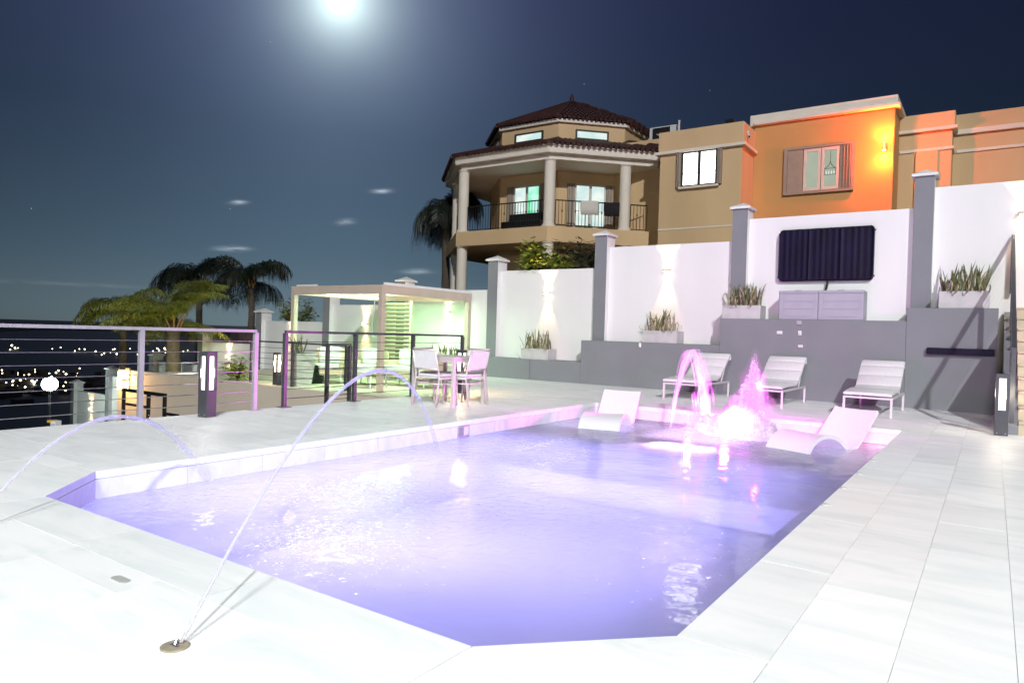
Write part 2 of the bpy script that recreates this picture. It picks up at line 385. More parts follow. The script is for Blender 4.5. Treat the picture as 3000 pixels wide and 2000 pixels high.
ext = [clip(p, 1, 0, DX0) for p in ext]
tiles = save + [p for p in ext if len(p) >= 3]
# project tiles to find those that show largest
cq = camo.rotation_quaternion.to_matrix()
def pix(p):
    q = cq.transposed() @ (Vector(p) - camo.location)
    return None if q.z > -.15 else (1500 + 2050 * q.x / -q.z, 1000 - 2050 * q.y / -q.z)
def area_px(poly):
    ps = [pix((x, y, 0)) for x, y in poly]
    if any(p is None for p in ps): return 0
    cx = sum(p[0] for p in ps) / len(ps); cy = sum(p[1] for p in ps) / len(ps)
    if not (-60 < cx < 3060 and -60 < cy < 2060): return 0
    return abs(sum(ps[i][0] * ps[(i + 1) % len(ps)][1] - ps[(i + 1) % len(ps)][0] * ps[i][1] for i in range(len(ps)))) / 2
tiles.sort(key=area_px, reverse=True)
for p in tiles[:300]:
    dz = rnd.uniform(-.0008, .0008)
    MB().prism(p, -.02, dz).build('deck_tile', M_TILE, deck)
far = MB()
for p in tiles[300:]: far.prism(p, -.02, rnd.uniform(-.0008, .0008))
far = tag(far.build('far_deck_tiles', M_TILE, deck), kind='stuff')

# coping stones
OUT = [(OX0, OY0), (OX1, OY0), (OX1, OY1), (OX0, OY1)]
def coping(poly):
    c = Vector((sum(p[0] for p in poly) / len(poly), sum(p[1] for p in poly) / len(poly)))
    q = []
    for p in poly:
        d = c - Vector(p); q.append(tuple(Vector(p) + d.normalized() * .003))
    return MB().prism(q, -.055, .0012).build('coping_stone', M_TILE, deck)
def split(a, b, L):
    n = max(1, round(abs(b - a) / L)); return [(a + (b - a) * i / n, a + (b - a) * (i + 1) / n) for i in range(n)]
for a, b in split(PX0 + CH, PX1 - CH, 1.19): coping([(a, OY0), (b, OY0), (b, PY0), (a, PY0)])
for a, b in split(PX0, PX1, 1.1): coping([(a, PY1), (b, PY1), (b, OY1), (a, OY1)])
for a, b in split(PY0 + CH, PY1, 1.1):
    coping([(OX0, a), (PX0, a), (PX0, b), (OX0, b)]); coping([(PX1, a), (OX1, a), (OX1, b), (PX1, b)])
coping([(OX0, OY0), (PX0 + CH, OY0), (PX0 + CH, PY0), (PX0, PY0 + CH), (OX0, PY0 + CH)])
coping([(PX1 - CH, OY0), (OX1, OY0), (OX1, PY0 + CH), (PX1, PY0 + CH), (PX1 - CH, PY0)])
coping([(OX0, PY1), (PX0, PY1), (PX0, OY1), (OX0, OY1)]); coping([(PX1, PY1), (OX1, PY1), (OX1, OY1), (PX1, OY1)])

# pool basin: walls, floor, sun shelf, steps, bench
FZ = -.92
pb = MB()
n = len(POOL); e = .02
big = []
cxp, cyp = (PX0 + PX1) / 2, (PY0 + PY1) / 2
for p in POOL:                     # basin shell slightly outside the coping edge
    big.append((p[0] + (e if p[0] > cxp else -e), p[1] + (e if p[1] > cyp else -e)))
vs_ = [(p[0], p[1], FZ) for p in big] + [(p[0], p[1], -.054) for p in big]
pb.add(vs_, [tuple(range(n))] + [(i, n + i, n + (i + 1) % n, (i + 1) % n) for i in range(n)])
basin = tag(pb.build('pool_basin', M_POOLTILE), kind='structure')
MB().box((PX0 - .019, 8.22, FZ + .005), (PX1 + .019, PY1 + .019, -.35)).build('sun_shelf', M_POOLTILE, basin, bevel=.015)
MB().box((PX0 - .018, 7.84, FZ + .006), (-1.42, 8.219, -.47)).build('step', M_POOLTILE, basin, bevel=.015)
MB().box((PX0 - .018, 7.46, FZ + .007), (-1.42, 7.839, -.60)).build('step', M_POOLTILE, basin, bevel=.015)
MB().box((-1.419, PY0 + .5, FZ + .004), (PX1 + .018, 8.218, -.46)).build('bench', M_POOLTILE, basin, bevel=.015)
# waterline tiles on the walls
def wl(p, q, L):
    p = Vector(p); q = Vector(q); d = q - p; m = max(1, round(d.length / L)); nrm_ = Vector((-d.y, d.x)).normalized() * .012
    for i in range(m):
        a = p + d * (i / m) + d.normalized() * .002; b = p + d * ((i + 1) / m) - d.normalized() * .002
        poly = [tuple(a - nrm_), tuple(b - nrm_), tuple(b + nrm_ * .3), tuple(a + nrm_ * .3)]
        MB().prism(poly, -.45, -.058).build('waterline_tile', M_POOLTILE, basin)
for i in range(n):
    wl(POOL[i], POOL[(i + 1) % n], .70)

GLINTS = [(-4.30, 3.95, .22, .26, 620), (-4.0, 3.7, .35, .35, 260), (-3.42, 2.85, .22, .20, 780), (-3.05, 2.75, .30, .25, 300), (-4.35, 7.0, .08, .55, 240), (-3.7, 6.0, .10, .5, 170), (-2.08, 7.05, .04, .6, 90), (-1.7, 5.4, .06, .5, 50), (-1.4, 4.0, .2, .4, 60)]  # bright glints of the rippled water, shaped as small white flakes
# water surface
def water_mat():
    m = bpy.data.materials.new('pool_water'); m.use_nodes = True; t = m.node_tree; t.nodes.clear()
    o = t.nodes.new('ShaderNodeOutputMaterial'); mix = t.nodes.new('ShaderNodeMixShader'); trc = t.nodes.new('ShaderNodeBsdfTransparent'); gl = t.nodes.new('ShaderNodeBsdfGlossy')
    trc.inputs[0].default_value = (.90, .92, 1, 1); gl.inputs[1].default_value = .045
    tlu = t.nodes.new('ShaderNodeBsdfTranslucent'); tlu.inputs[0].default_value = (.86, .86, .97, 1); dfu = t.nodes.new('ShaderNodeBsdfDiffuse'); dfu.inputs[0].default_value = (.55, .55, .80, 1)
    ml = t.nodes.new('ShaderNodeMixShader'); ml.inputs[0].default_value = .25; t.links.new(tlu.outputs[0], ml.inputs[1]); t.links.new(dfu.outputs[0], ml.inputs[2])
    tr = t.nodes.new('ShaderNodeMixShader'); tr.inputs[0].default_value = .58; t.links.new(trc.outputs[0], tr.inputs[1]); t.links.new(ml.outputs[0], tr.inputs[2])
    fr = t.nodes.new('ShaderNodeFresnel'); fr.inputs[0].default_value = 1.33
    g = t.nodes.new('ShaderNodeNewGeometry')
    mp = t.nodes.new('ShaderNodeMapping'); mp.inputs['Scale'].default_value = (1, 1.0, 1); t.links.new(g.outputs['Position'], mp.inputs[0])
    n1 = t.nodes.new('ShaderNodeTexNoise'); n1.inputs['Scale'].default_value = 9; n1.inputs['Detail'].default_value = 4; n1.inputs['Distortion'].default_value = .7
    n2 = t.nodes.new('ShaderNodeTexNoise'); n2.inputs['Scale'].default_value = 2.2; n2.inputs['Detail'].default_value = 2
    t.links.new(mp.outputs[0], n1.inputs['Vector']); t.links.new(mp.outputs[0], n2.inputs['Vector'])
    # livelier water round the places where the jets fall
    tot = None
    for (x, y, r) in [(-5.0, 5.95, 1.5), (-4.9, 3.0, 1.0), (-2.75, 9.5, 1.8), (-3.2, 4.2, 1.7)]:
        d = t.nodes.new('ShaderNodeVectorMath'); d.operation = 'DISTANCE'; d.inputs[1].default_value = (x, y, WZ); t.links.new(g.outputs['Position'], d.inputs[0])
        mr = t.nodes.new('ShaderNodeMapRange'); mr.inputs['From Min'].default_value = r; mr.inputs['From Max'].default_value = 0; t.links.new(d.outputs['Value'], mr.inputs[0])
        if tot is None: tot = mr.outputs[0]
        else:
            ad = t.nodes.new('ShaderNodeMath'); ad.operation = 'MAXIMUM'; t.links.new(tot, ad.inputs[0]); t.links.new(mr.outputs[0], ad.inputs[1]); tot = ad.outputs[0]
    amp = t.nodes.new('ShaderNodeMath'); amp.operation = 'MULTIPLY_ADD'; amp.inputs[1].default_value = .85; amp.inputs[2].default_value = .10; t.links.new(tot, amp.inputs[0])
    h1 = t.nodes.new('ShaderNodeMath'); h1.operation = 'MULTIPLY'; t.links.new(n1.outputs[0], h1.inputs[0]); t.links.new(amp.outputs[0], h1.inputs[1])
    h2 = t.nodes.new('ShaderNodeMath'); h2.operation = 'MULTIPLY_ADD'; h2.inputs[1].default_value = .55; t.links.new(n2.outputs[0], h2.inputs[0]); t.links.new(h1.outputs[0], h2.inputs[2])
    b = t.nodes.new('ShaderNodeBump'); b.inputs['Strength'].default_value = .55; b.inputs['Distance'].default_value = .05
    t.links.new(h2.outputs[0], b.inputs['Height'])
    for x in (fr, gl): t.links.new(b.outputs[0], x.inputs['Normal'])
    t.links.new(fr.outputs[0], mix.inputs[0]); t.links.new(tr.outputs[0], mix.inputs[1]); t.links.new(gl.outputs[0], mix.inputs[2]); t.links.new(mix.outputs[0], o.inputs[0])
    return m
M_WATER = water_mat()
wm = MB(); wm.add([(p[0], p[1], WZ) for p in POOL], [tuple(range(6))])
water = tag(wm.build('water', M_WATER), kind='structure')

M_GLINT = jet_mat('glint_white', (.93, .92, .97), .42, 30)
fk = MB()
for (cx_, cy_, sx_, sy_, nn_) in GLINTS:
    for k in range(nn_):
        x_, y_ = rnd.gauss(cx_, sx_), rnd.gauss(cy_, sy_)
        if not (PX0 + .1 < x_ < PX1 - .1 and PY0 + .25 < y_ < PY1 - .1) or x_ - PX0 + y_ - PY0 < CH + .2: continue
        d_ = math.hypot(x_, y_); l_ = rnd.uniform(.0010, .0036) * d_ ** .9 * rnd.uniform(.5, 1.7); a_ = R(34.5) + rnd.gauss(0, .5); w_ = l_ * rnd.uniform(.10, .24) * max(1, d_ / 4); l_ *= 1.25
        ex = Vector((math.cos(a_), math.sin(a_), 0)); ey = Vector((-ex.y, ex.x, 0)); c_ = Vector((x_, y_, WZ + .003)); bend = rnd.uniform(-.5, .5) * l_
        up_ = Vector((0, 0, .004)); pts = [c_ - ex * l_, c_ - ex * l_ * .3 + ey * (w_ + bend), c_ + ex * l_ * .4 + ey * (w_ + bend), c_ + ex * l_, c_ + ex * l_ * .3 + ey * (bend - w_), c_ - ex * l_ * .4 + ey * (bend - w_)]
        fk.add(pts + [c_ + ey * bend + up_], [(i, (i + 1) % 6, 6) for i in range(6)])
tag(fk.build('glint_flecks', M_GLINT, water), kind='stuff')

# lower terrace, hillside, plain and sea
ter = MB().box((-19.3, 10.3, -.9), (-8.0, 14.64, -.30)); tag(ter.build('lower_terrace', M_TAN), kind='structure')
up = MB().box((-16.9, 14.95, -.5), (9, 34, 1.4)).box((-24.4, 14.96, -4), (-16.901, 34, .2)); tag(up.build('upper_ground', M_EARTH), kind='structure')
MBh = MB()
NX, NY = 46, 40
def hz(x, y):
    d = max(0, -8.5 - x)
    z = -1.5 - .16 * d - .012 * max(0, d - 25) ** 1.25
    if x > -8.5: z = -1.5
    if y > 15.2 and x > -36: z += min(4.2, (y - 15.2) * .35)
    return max(-66, z) + .6 * mnoise.noise(Vector((x * .05, y * .05, 0)))
for j in range(NY + 1):
    for i in range(NX + 1):
        u = i / NX; x = 40 - 320 * u ** 1.35 if u > .0 else 40
        y = -60 + 320 * (j / NY) ** 1.3
        MBh.v.append((x, y, hz(x, y)))
for j in range(NY):
    for i in range(NX):
        a = j * (NX + 1) + i; MBh.f.append((a, a + NX + 1, a + NX + 2, a + 1)); MBh.mi.append(0)
tag(MBh.build('hillside', M_EARTH, smooth=True), kind='structure')
pln = MB(); ang_n = 64; rs = [50, 400, 2500, 9000, 45000]
for r_ in rs:
    for k in range(ang_n): pln.v.append((r_ * math.cos(2 * math.pi * k / ang_n), r_ * math.sin(2 * math.pi * k / ang_n), -66))
for i in range(len(rs) - 1):
    for k in range(ang_n):
        pln.f.append((i * ang_n + k, i * ang_n + (k + 1) % ang_n, (i + 1) * ang_n + (k + 1) % ang_n, (i + 1) * ang_n + k)); pln.mi.append(0)
tag(pln.build('ground', M_SEA), kind='structure')
# low dark hills of the far coast
hl = MB()
prev = None
for k in range(60):
    a = R(40 + k * 1.6); D = 5200 + 900 * math.sin(k * .5); h = 22 + 55 * abs(mnoise.noise(Vector((k * .18, 3, 0)))) * (1 if k < 46 else .3)
    x, y = -math.sin(a) * D, math.cos(a) * D
    x2, y2 = -math.sin(a) * (D - 900), math.cos(a) * (D - 900); x3, y3 = -math.sin(a) * (D + 900), math.cos(a) * (D + 900)
    b = len(hl.v); hl.v += [(x2, y2, -66), (x, y, -66 + h), (x3, y3, -66)]
    if prev is not None:
        hl.f += [(prev, prev + 1, b + 1, b), (prev + 1, prev + 2, b + 2, b + 1)]; hl.mi += [0, 0]
    prev = b
tag(hl.build('far_hills', M_EARTH, smooth=True), kind='structure')

# ================================================================ GARDEN WALL (white panels, stepped, pillars with caps)
YW = 14.65
PILX = [-1.10, -4.37, -7.55, -10.63, -13.83, -16.95, -20.3, -23.7, -27.0, -30.4, -33.5]
PILZ = [4.14, 3.80, 3.42, 2.94, 2.46, 2.10, 1.54, .74, -.20, -.92, -1.70]
TOPS = [3.95, 3.60, 3.16, 2.69, 2.21, 1.81, 1.27, .45, -.42, -1.20, -2.03]
wall = thing('garden_wall', 'long white boundary wall stepping down the slope between grey-fronted capped pillars', 'wall', (-10, YW, 0))
wall.location = (0, 0, 0)
edges_x = [4.6] + PILX
for i in range(11):
    xr = edges_x[i] - (.155 if i else 0); xl = edges_x[i + 1] + .155
    MB().box((xl, YW, -6.0 if i > 4 else -.6), (xr, YW + .2, TOPS[i])).build('wall_panel', M_WHITE, wall, bevel=.006)
for i, (x, z) in enumerate(zip(PILX, PILZ)):
    zb = -6.5 if i > 4 else -.5
    p = MB().box((x - .155, YW - .14, zb), (x + .155, YW + .26, z), 0, front=1).build('pillar', [M_WHITE, M_GREY], wall)
    c = MB().box((x - .205, YW - .19, z + .001), (x + .205, YW + .31, z + .045))
    c.frust([(x - .205, YW - .19), (x + .205, YW - .19), (x + .205, YW + .31), (x - .205, YW + .31)], z + .0455, [(x - .01, YW + .05), (x + .01, YW + .05), (x + .01, YW + .07), (x - .01, YW + .07)], z + .15)
    c.build('pillar_cap', M_WHITE, p)
# grey stepped ledge
YF = 14.1
ledge = thing('planter_ledge', 'grey painted stepped ledge wall below the white wall', 'ledge', (0, 0, 0))
for a, b, z in [(-10.95, -7.771, .49), (-7.77, -4.581, .99), (-4.58, -1.271, 1.53), (-1.27, .06, 1.76)]:
    MB().box((a, YF, -.05), (b, YW - .001 if z > .5 else YW - .001, z)).build('ledge_block', M_GREY, ledge, bevel=.008)
MB().box((-9.27, YF - .025, .0), (-9.15, YF - .001, .485)).build('cover_strip', M_GREY, ledge, bevel=.004)
# retaining wall under the terrace
rw = thing('retaining_wall', 'tan rendered retaining wall below the lower terrace', 'wall')
MB().box((-20.55, 10.1, -6), (-8.02, 10.299, -.27)).build('wall_face', M_TAN, rw, bevel=.008)
MB().box((-11.32, 10.09, -.265), (-8.02, 10.32, -.235)).build('wall_edge', M_TAN, rw)
ob = MB().box((-14.3, 10.085, -.86), (-14.2, 10.0995, -.70)); ob.build('outlet_cover', M_WHITE, rw, bevel=.004)

# ---------------------------------------------------------------- sconces
def sconce(x, z, label, power=70, y=YW, col=(1.0, .64, .30), gm=None, up=R(64), dn=R(46)):
    t = thing('wall_sconce', label, 'wall lamp', (x, y, z), group='up and down wall sconces')
    b = MB().box((-.06, -.02, -.03), (.06, -.0005, .03)).box((-.075, -.13, -.026), (.075, -.02, .026)).build('body', M_PERG, t, bevel=.006)
    MB().box((-.06, -.125, .0262), (.06, -.025, .031)).build('upper_lens', gm or G_WARM, t)
    MB().box((-.06, -.125, -.031), (.06, -.025, -.0262)).build('lower_lens', gm or G_WARM, t)
    for s_, a_ in ((1, up), (-1, dn)):
        lamp('sconce_light', 'SPOT', (0, -.085, s_ * .05), power, col, target=None, radius=.035, spot=a_, blend=.12, parent=t).rotation_euler = (R(180) if s_ > 0 else 0, 0, 0)
    return t
SC = [(.36, 3.39, 'up and down wall sconce above the stairs at the right edge'), (-5.96, 2.59, 'wall sconce on the white panel left of the covered television'),
      (-9.03, 2.12, 'wall sconce on the panel below the leafy bush and balcony'), (-12.19, 1.63, 'wall sconce seen inside the right bay of the pergola'),
      (-15.34, 1.23, 'wall sconce behind the pergola left of its louvre screen'), (-18.74, .83, 'wall sconce under the small bush left of the pergola'),
      (-22.11, -.02, 'wall sconce beyond the railing right of the bollard light'), (-32.0, -2.72, 'small wall sconce on the lowest white panel at far left')]
for x, z, l in SC: sconce(x, z, l)

# ---------------------------------------------------------------- planters with snake plants
def blade(h, w, lean, curl, seg=6):
    m = MB(); pts = []
    for i in range(seg + 1):
        t = i / seg; z = h * t; y = lean * t * t * h
        wd = w * (0.55 + .9 * t * (1 - t) * 1.6) * (1 if t < .75 else max(.04, (1 - t) / .25))
        cz = z - curl * max(0, t - .5) ** 2 * h * 4; yy = y + curl * max(0, t - .5) * h * .8
        tw = .25 * math.sin(t * 3)
        pts.append(((-wd / 2, yy + tw * wd, cz), (0, yy - wd * .18, cz), (wd / 2, yy - tw * wd, cz)))
    for p in pts: m.v += list(p)
    for i in range(seg):
        for k in range(2):
            a = i * 3 + k; m.f.append((a, a + 1, a + 4, a + 3)); m.mi.append(0)
    return m
LEAFMESH = []
for k in range(7):
    m_b = blade(rnd.uniform(.38, .62), rnd.uniform(.035, .055), rnd.uniform(.05, .3), [0, 0, .1, .45, .7, 0, .2][k])
    me = bpy.data.meshes.new('leaf'); me.from_pydata(m_b.v, [], m_b.f); me.materials.append(M_LEAF if k in (0, 1, 2, 5) else M_DRYLEAF); LEAFMESH.append(me)
    for p in me.polygons: p.use_smooth = True
def planter(x0, x1, y0, z0, h, label, plabel, nleaf, dry, seed):
    r_ = random.Random(seed); d = .40; cx, cy = (x0 + x1) / 2, y0 + d / 2; w = (x1 - x0)
    t = thing('planter_box', label, 'planter', (cx, cy, z0), group='long planters on the grey ledge')
    b = MB(); hw, hd, th = w / 2, d / 2, .03
    b.box((-hw, -hd, .0), (hw, -hd + th, h)).box((-hw, hd - th, 0), (hw, hd, h)).box((-hw, -hd + th, 0), (-hw + th, hd - th, h)).box((hw - th, -hd + th, 0), (hw, hd - th, h))
    b.build('box', M_CONC, t, bevel=.005)
    MB().box((-hw + th, -hd + th, .01), (hw - th, hd - th, h - .035)).build('soil', M_SOIL, t)
    s = thing('snake_plant', plabel, 'plant', (cx, cy, z0 + h - .035), group='snake plants in planters')
    for k in range(nleaf):
        me = LEAFMESH[r_.choice((3, 4, 6, 6, 2)) if r_.random() < dry else r_.choice((0, 1, 2, 5))]
        o = bpy.data.objects.new('leaf', me); COL.objects.link(o); o.parent = s
        lx = r_.uniform(-hw + .05, hw - .05); ly = r_.uniform(-hd + .05, hd - .05)
        o.location = (lx, ly, 0); o.rotation_euler = (r_.gauss(0, .16), r_.gauss(0, .16) + lx * .5, r_.uniform(0, 6.28)); sc_ = r_.uniform(.75, 1.12); o.scale = (sc_, sc_, sc_)
    for k in range(5):                           # leaves hanging over the rim
        o = bpy.data.objects.new('leaf', LEAFMESH[4 if k % 2 else 3]); COL.objects.link(o); o.parent = s
        o.location = (r_.uniform(-hw, hw), -hd + .04, -.02); o.rotation_euler = (R(r_.uniform(55, 80)), 0, r_.uniform(-.5, .5)); o.scale = (.7, .7, .7)
planter(-9.45, -8.68, 14.14, .49, .26, 'low pale planter on the lowest grey ledge by the dining table', 'spiky snake plant in the planter on the lowest ledge', 44, .35, 1)
planter(-6.30, -5.50, 14.14, .99, .26, 'pale planter on the second ledge under the wall sconce', 'dry spiky snake plant below the sconce left of the fountain', 48, .7, 2)
planter(-4.56, -3.80, 14.14, 1.53, .27, 'pale planter beside the storage boxes under the television', 'dry drooping snake plant left of the storage boxes', 52, .75, 3)
planter(-.80, -.07, 14.14, 1.76, .29, 'pale planter on the top ledge near the stairs', 'green snake plant on the top ledge near the stairs', 56, .25, 4)
planter(-12.0, -10.98, 13.7, -.30, .62, 'pale planter inside the pergola behind the dining table', 'tall green snake plant behind the dining table', 40, .05, 5)

# ---------------------------------------------------------------- television under a vinyl cover
tv = thing('covered_television', 'wall television hidden under a black ribbed vinyl cover', 'television', (-2.735, YW, 2.81))
m_ = MB(); NXX = 96; w2, h2 = .852, .51
def tvy(u): return -.115 - .006 * (math.sin(u * 96) * .5 + .5) * (.4 + .6 * abs(math.sin(u * 17))) - (.01 if abs((u * 3) % 1 - .5) > .47 else 0)
def corner(u):   # rounded outline
    x = abs(u - .5) * 2 * w2; r_ = .07
    return h2 if x < w2 - r_ else h2 - r_ + math.sqrt(max(0, r_ * r_ - (x - w2 + r_) ** 2))
for i in range(NXX + 1):
    u = i / NXX; x = -w2 + 2 * w2 * u; hh = corner(u)
    m_.v += [(x, -.02, -hh), (x, -.09, -hh), (x, tvy(u), -hh + .025), (x, tvy(u + .003), 0), (x, tvy(u), hh - .025), (x, -.09, hh), (x, -.02, hh)]
for i in range(NXX):
    for k in range(6):
        a = i * 7 + k; m_.f.append((a, a + 7, a + 8, a + 1)); m_.mi.append(0)
m_.f += [tuple(range(6, -1, -1)), tuple(NXX * 7 + k for k in range(7))]; m_.mi += [0, 0]
m_.build('cover', M_TVC, tv, smooth='auto')
MB().box((-.35, -.06, -.25), (.35, -.001, .25)).build('wall_bracket', M_BLACK, tv)
for sx in (-1, 1):
    for sz in (-1, 1): MB().tube([(sx * .855, -.06, sz * .43), (sx * .872, -.06, sz * .43)], .016, 8).build('clip', M_BLACK, tv)
MB().tube(bezier((.06, -.07, -.50), (.07, -.07, -.62), (.0, -.10, -.80), 8), .022, 8).build('cable', M_BLACK, tv, smooth=True)
def storage(x0, x1, label):
    t = thing('storage_box', label, 'storage box', ((x0 + x1) / 2, 14.16, 1.53), group='resin storage boxes')
    w = (x1 - x0) / 2
    MB().box((-w, .0, 0), (w, .42, .50)).build('body', M_BOXPL, t, bevel=.01)
    MB().box((-w - .004, -.012, .50), (w - .0, .43, .555)).build('lid', M_BOXPL, t, bevel=.012)
    for k in range(3): MB().box((-w + .09, -.008, .06 + k * .145), (w - .09, -.0005, .18 + k * .145)).build('front_panel', M_BOXPL, t, bevel=.004)
    for s_ in (-1, 1): MB().box((s_ * (w - .04) - .018, -.006, .02), (s_ * (w - .04) + .018, -.0004, .495)).build('corner_rib', M_BOXPL, t, bevel=.003)
    MB().box((-.06, -.02, .54), (.06, .0, .565)).build('latch', M_BOXPL, t, bevel=.003)
storage(-3.46, -2.752, 'left lilac-grey storage box under the television')
storage(-2.746, -1.97, 'right lilac-grey storage box under the television')
def outlet(x, z, w, h, label):
    t = thing('wall_outlet', label, 'outlet', (x, YF, z), group='outlet covers on the grey wall')
    MB().box((-w / 2, -.03, -h / 2), (w / 2, -.0008, h / 2)).build('cover', M_BOXPL if z > 1.4 else M_PLASTIC, t, bevel=.012)
    MB().tube([(0, -.034, -h * .2), (0, -.0302, -h * .2)], .008, 8).build('screw', M_STEEL, t)
outlet(-3.41, 1.27, .105, .065, 'wide outlet cover on the grey wall left of the others')
outlet(-3.06, 1.47, .10, .085, 'uppermost outlet cover at the top of the grey wall')
outlet(-3.04, 1.27, .065, .09, 'middle upright outlet cover in the column of three')
outlet(-3.02, 1.02, .09, .055, 'lowest outlet cover in the column of three')
outlet(-6.31, .93, .055, .10, 'upright white outlet on the ledge left of the fountain')
wb = thing('wall_bar', 'dark horizontal bar heater fixed on the grey wall by the stairs', 'bar', (-.46, YF, 1.02))
MB().box((-.485, -.09, -.055), (.485, -.03, .055)).build('bar', M_TVC, wb, bevel=.012)
for s_ in (-1, 1): MB().box((s_ * .35 - .03, -.03, -.03), (s_ * .35 + .03, -.0008, .03)).build('bracket', M_BLACK, wb)

# ---------------------------------------------------------------- stairs
st = thing('staircase', 'travertine staircase climbing beside the grey wall at right', 'stairs')
for k in range(10):
    y0 = 10.98 + .33 * k
    MB().box((.30, y0, .0 if k == 0 else .177 * k - .02), (3.2, 14.64, .177 * (k + 1) - .032)).build('riser', M_STAIR, st)
    MB().box((.30, y0 - .025, .177 * (k + 1) - .0315), (3.2, y0 + .33, .177 * (k + 1))).build('tread', M_STAIR, st, bevel=.006)
sw_ = MB(); sw_.add([(.14, 10.98, -.02), (.14, 14.6, -.02), (.14, 14.6, 1.72), (.14, 10.98, .12), (.298, 10.98, -.02), (.298, 14.6, -.02), (.298, 14.6, 1.72), (.298, 10.98, .12)],
     [(0, 3, 2, 1), (4, 5, 6, 7), (0, 1, 5, 4), (1, 2, 6, 5), (2, 3, 7, 6), (3, 0, 4, 7)])
sw_.build('side_wall', M_GREY, st)
sr = thing('stair_railing', 'dark flat-bar railing rising with the stairs at the right edge', 'railing')
def zst(y): return .15 + (y - 10.98) * .5364
MB().add([(.20, 11.02, zst(11.02) + .86), (.25, 11.02, zst(11.02) + .86), (.25, 14.6, zst(14.6) + .86), (.20, 14.6, zst(14.6) + .86), (.20, 11.02, zst(11.02) + .94), (.25, 11.02, zst(11.02) + .94), (.25, 14.6, zst(14.6) + .94), (.20, 14.6, zst(14.6) + .94)],
     [(0, 3, 2, 1), (4, 5, 6, 7), (0, 1, 5, 4), (1, 2, 6, 5), (2, 3, 7, 6), (3, 0, 4, 7)]).build('handrail', M_DARKMETAL, sr)
for y in (11.05, 12.2, 13.4, 14.55): MB().box((.20, y - .025, zst(y) - .04), (.25, y + .025, zst(y) + .858)).build('post', M_DARKMETAL, sr)
for k in range(6): MB().tube([(.225, 11.05, zst(11.05) + .10 + k * .125), (.225, 14.55, zst(14.55) + .10 + k * .125)], .004, 6).build('cable', M_STEEL, sr)

# ---------------------------------------------------------------- bollard lights
def bollard(x, y, z, rz, label, gm, power, col):
    t = thing('bollard_light', label, 'bollard light', (x, y, z), rz, 'bollard lights')
    a = .072
    MB().box((-a, -a, 0), (a, a, .32)).build('base', M_DARKMETAL, t, bevel=.003)
    MB().box((-a, -a, .72), (a, a, .775)).build('cap', M_DARKMETAL, t, bevel=.003)
    for sx in (-1, 1):
        for sy in (-1, 1): MB().box((sx * a - (.034 if sx > 0 else 0), sy * a - (.034 if sy > 0 else 0), .3202), (sx * a + (.034 if sx < 0 else 0), sy * a + (.034 if sy < 0 else 0), .7198)).build('corner_post', M_DARKMETAL, t)
    MB().box((-a + .02, -a + .02, .3205), (a - .02, a - .02, .7195)).build('diffuser', gm, t)
    for sx in (-1, 1): MB().tube([(sx * .045, -a - .003, .03), (sx * .045, -a + .001, .03)], .006, 8).build('screw', M_STEEL, t)
    if power:
        for dx, dy in ((0, -1), (0, 1), (1, 0), (-1, 0)):
            lamp('bollard_glow', 'AREA', (dx * (a - .018), dy * (a - .018), .52), power, col, parent=t, size=.1).rotation_euler = Vector((dx, dy, 0)).to_track_quat('-Z', 'Y').to_euler()
    return t
bollard(-7.66, 4.80, 0, R(8), 'dark bollard light with white diffuser at the deck railing', G_BOLL, 1.5, (1, .93, .9))
bollard(.115, 10.82, 0, R(2), 'bollard light with glowing panel at the foot of the stairs', G_BOLL, 4.5, (1, .86, .62))
bollard(-7.86, 9.86, 0, 0, 'warm glowing bollard light behind the dining table', G_BOLLW, 14, (1, .74, .42))
bollard(-13.95, 10.52, -.30, 0, 'warm glowing bollard light beyond the railing beside the tall planter', G_BOLLW, 8, (1, .76, .45))

# ---------------------------------------------------------------- cable railings
def railing(label, posts, z0, top, cable_z, ends=None, cm=None, pm=None):
    pm = pm or M_DARKMETAL
    t = thing('cable_railing', label, 'railing')
    for (x, y) in posts:
        p = MB().box((x - .026, y - .026, z0 + .008), (x + .026, y + .026, z0 + top - .022)).build('post', pm, t)
        MB().box((x - .075, y - .075, z0), (x + .075, y + .075, z0 + .008)).build('base_plate', pm, p)
    pts = list(posts)
    if ends: pts = [ends[0]] * (ends[0] is not None) + pts + [ends[1]] * (ends[1] is not None)
    for a, b in zip(pts[:-1], pts[1:]):
        a = Vector(a); b = Vector(b); d = (b - a); nn = Vector((-d.y, d.x)).normalized() * .028
        MB().prism([tuple(a - nn), tuple(b - nn), tuple(b + nn), tuple(a + nn)], z0 + top - .0215, z0 + top + .014).build('top_rail', pm, t)
        for z in cable_z: MB().tube([(a.x, a.y, z0 + z), (b.x, b.y, z0 + z)], .0048, 6, cap=False).build('cable', cm or M_STEEL, t)
    return t
CZ = (.115, .245, .375, .505, .632, .762, .892)
railing('long cable railing along the left deck edge with lilac-lit top rail', [(-7.90, 1.2), (-7.90, 4.13), (-7.88, 5.60)], 0, 1.03, CZ, ((-7.90, -2.5), None), pm=M_RAIL_LIT)
railing('dark cable railing between the deck and the pergola', [(-7.93, 6.10), (-7.93, 7.37), (-7.93, 8.64), (-7.93, 9.95)], 0, 1.03, CZ, cm=M_BLACK)
railing('further cable railing along the edge of the lower terrace', [(-14.74, 10.36), (-13.2, 10.36), (-11.42, 10.36)], -.30, 1.03, CZ, cm=M_BLACK)
railing('short lower railing section beside the steps down', [(-9.0, 7.76), (-9.0, 8.25)], -.20, 1.03, CZ, cm=M_BLACK)
hr = thing('step_handrail', 'black square-tube handrail below the deck near the orange lamp', 'handrail')
MB().box((-16.05, 7.97, -.46), (-14.28, 8.03, -.39)).build('top_rail', M_BLACK, hr)
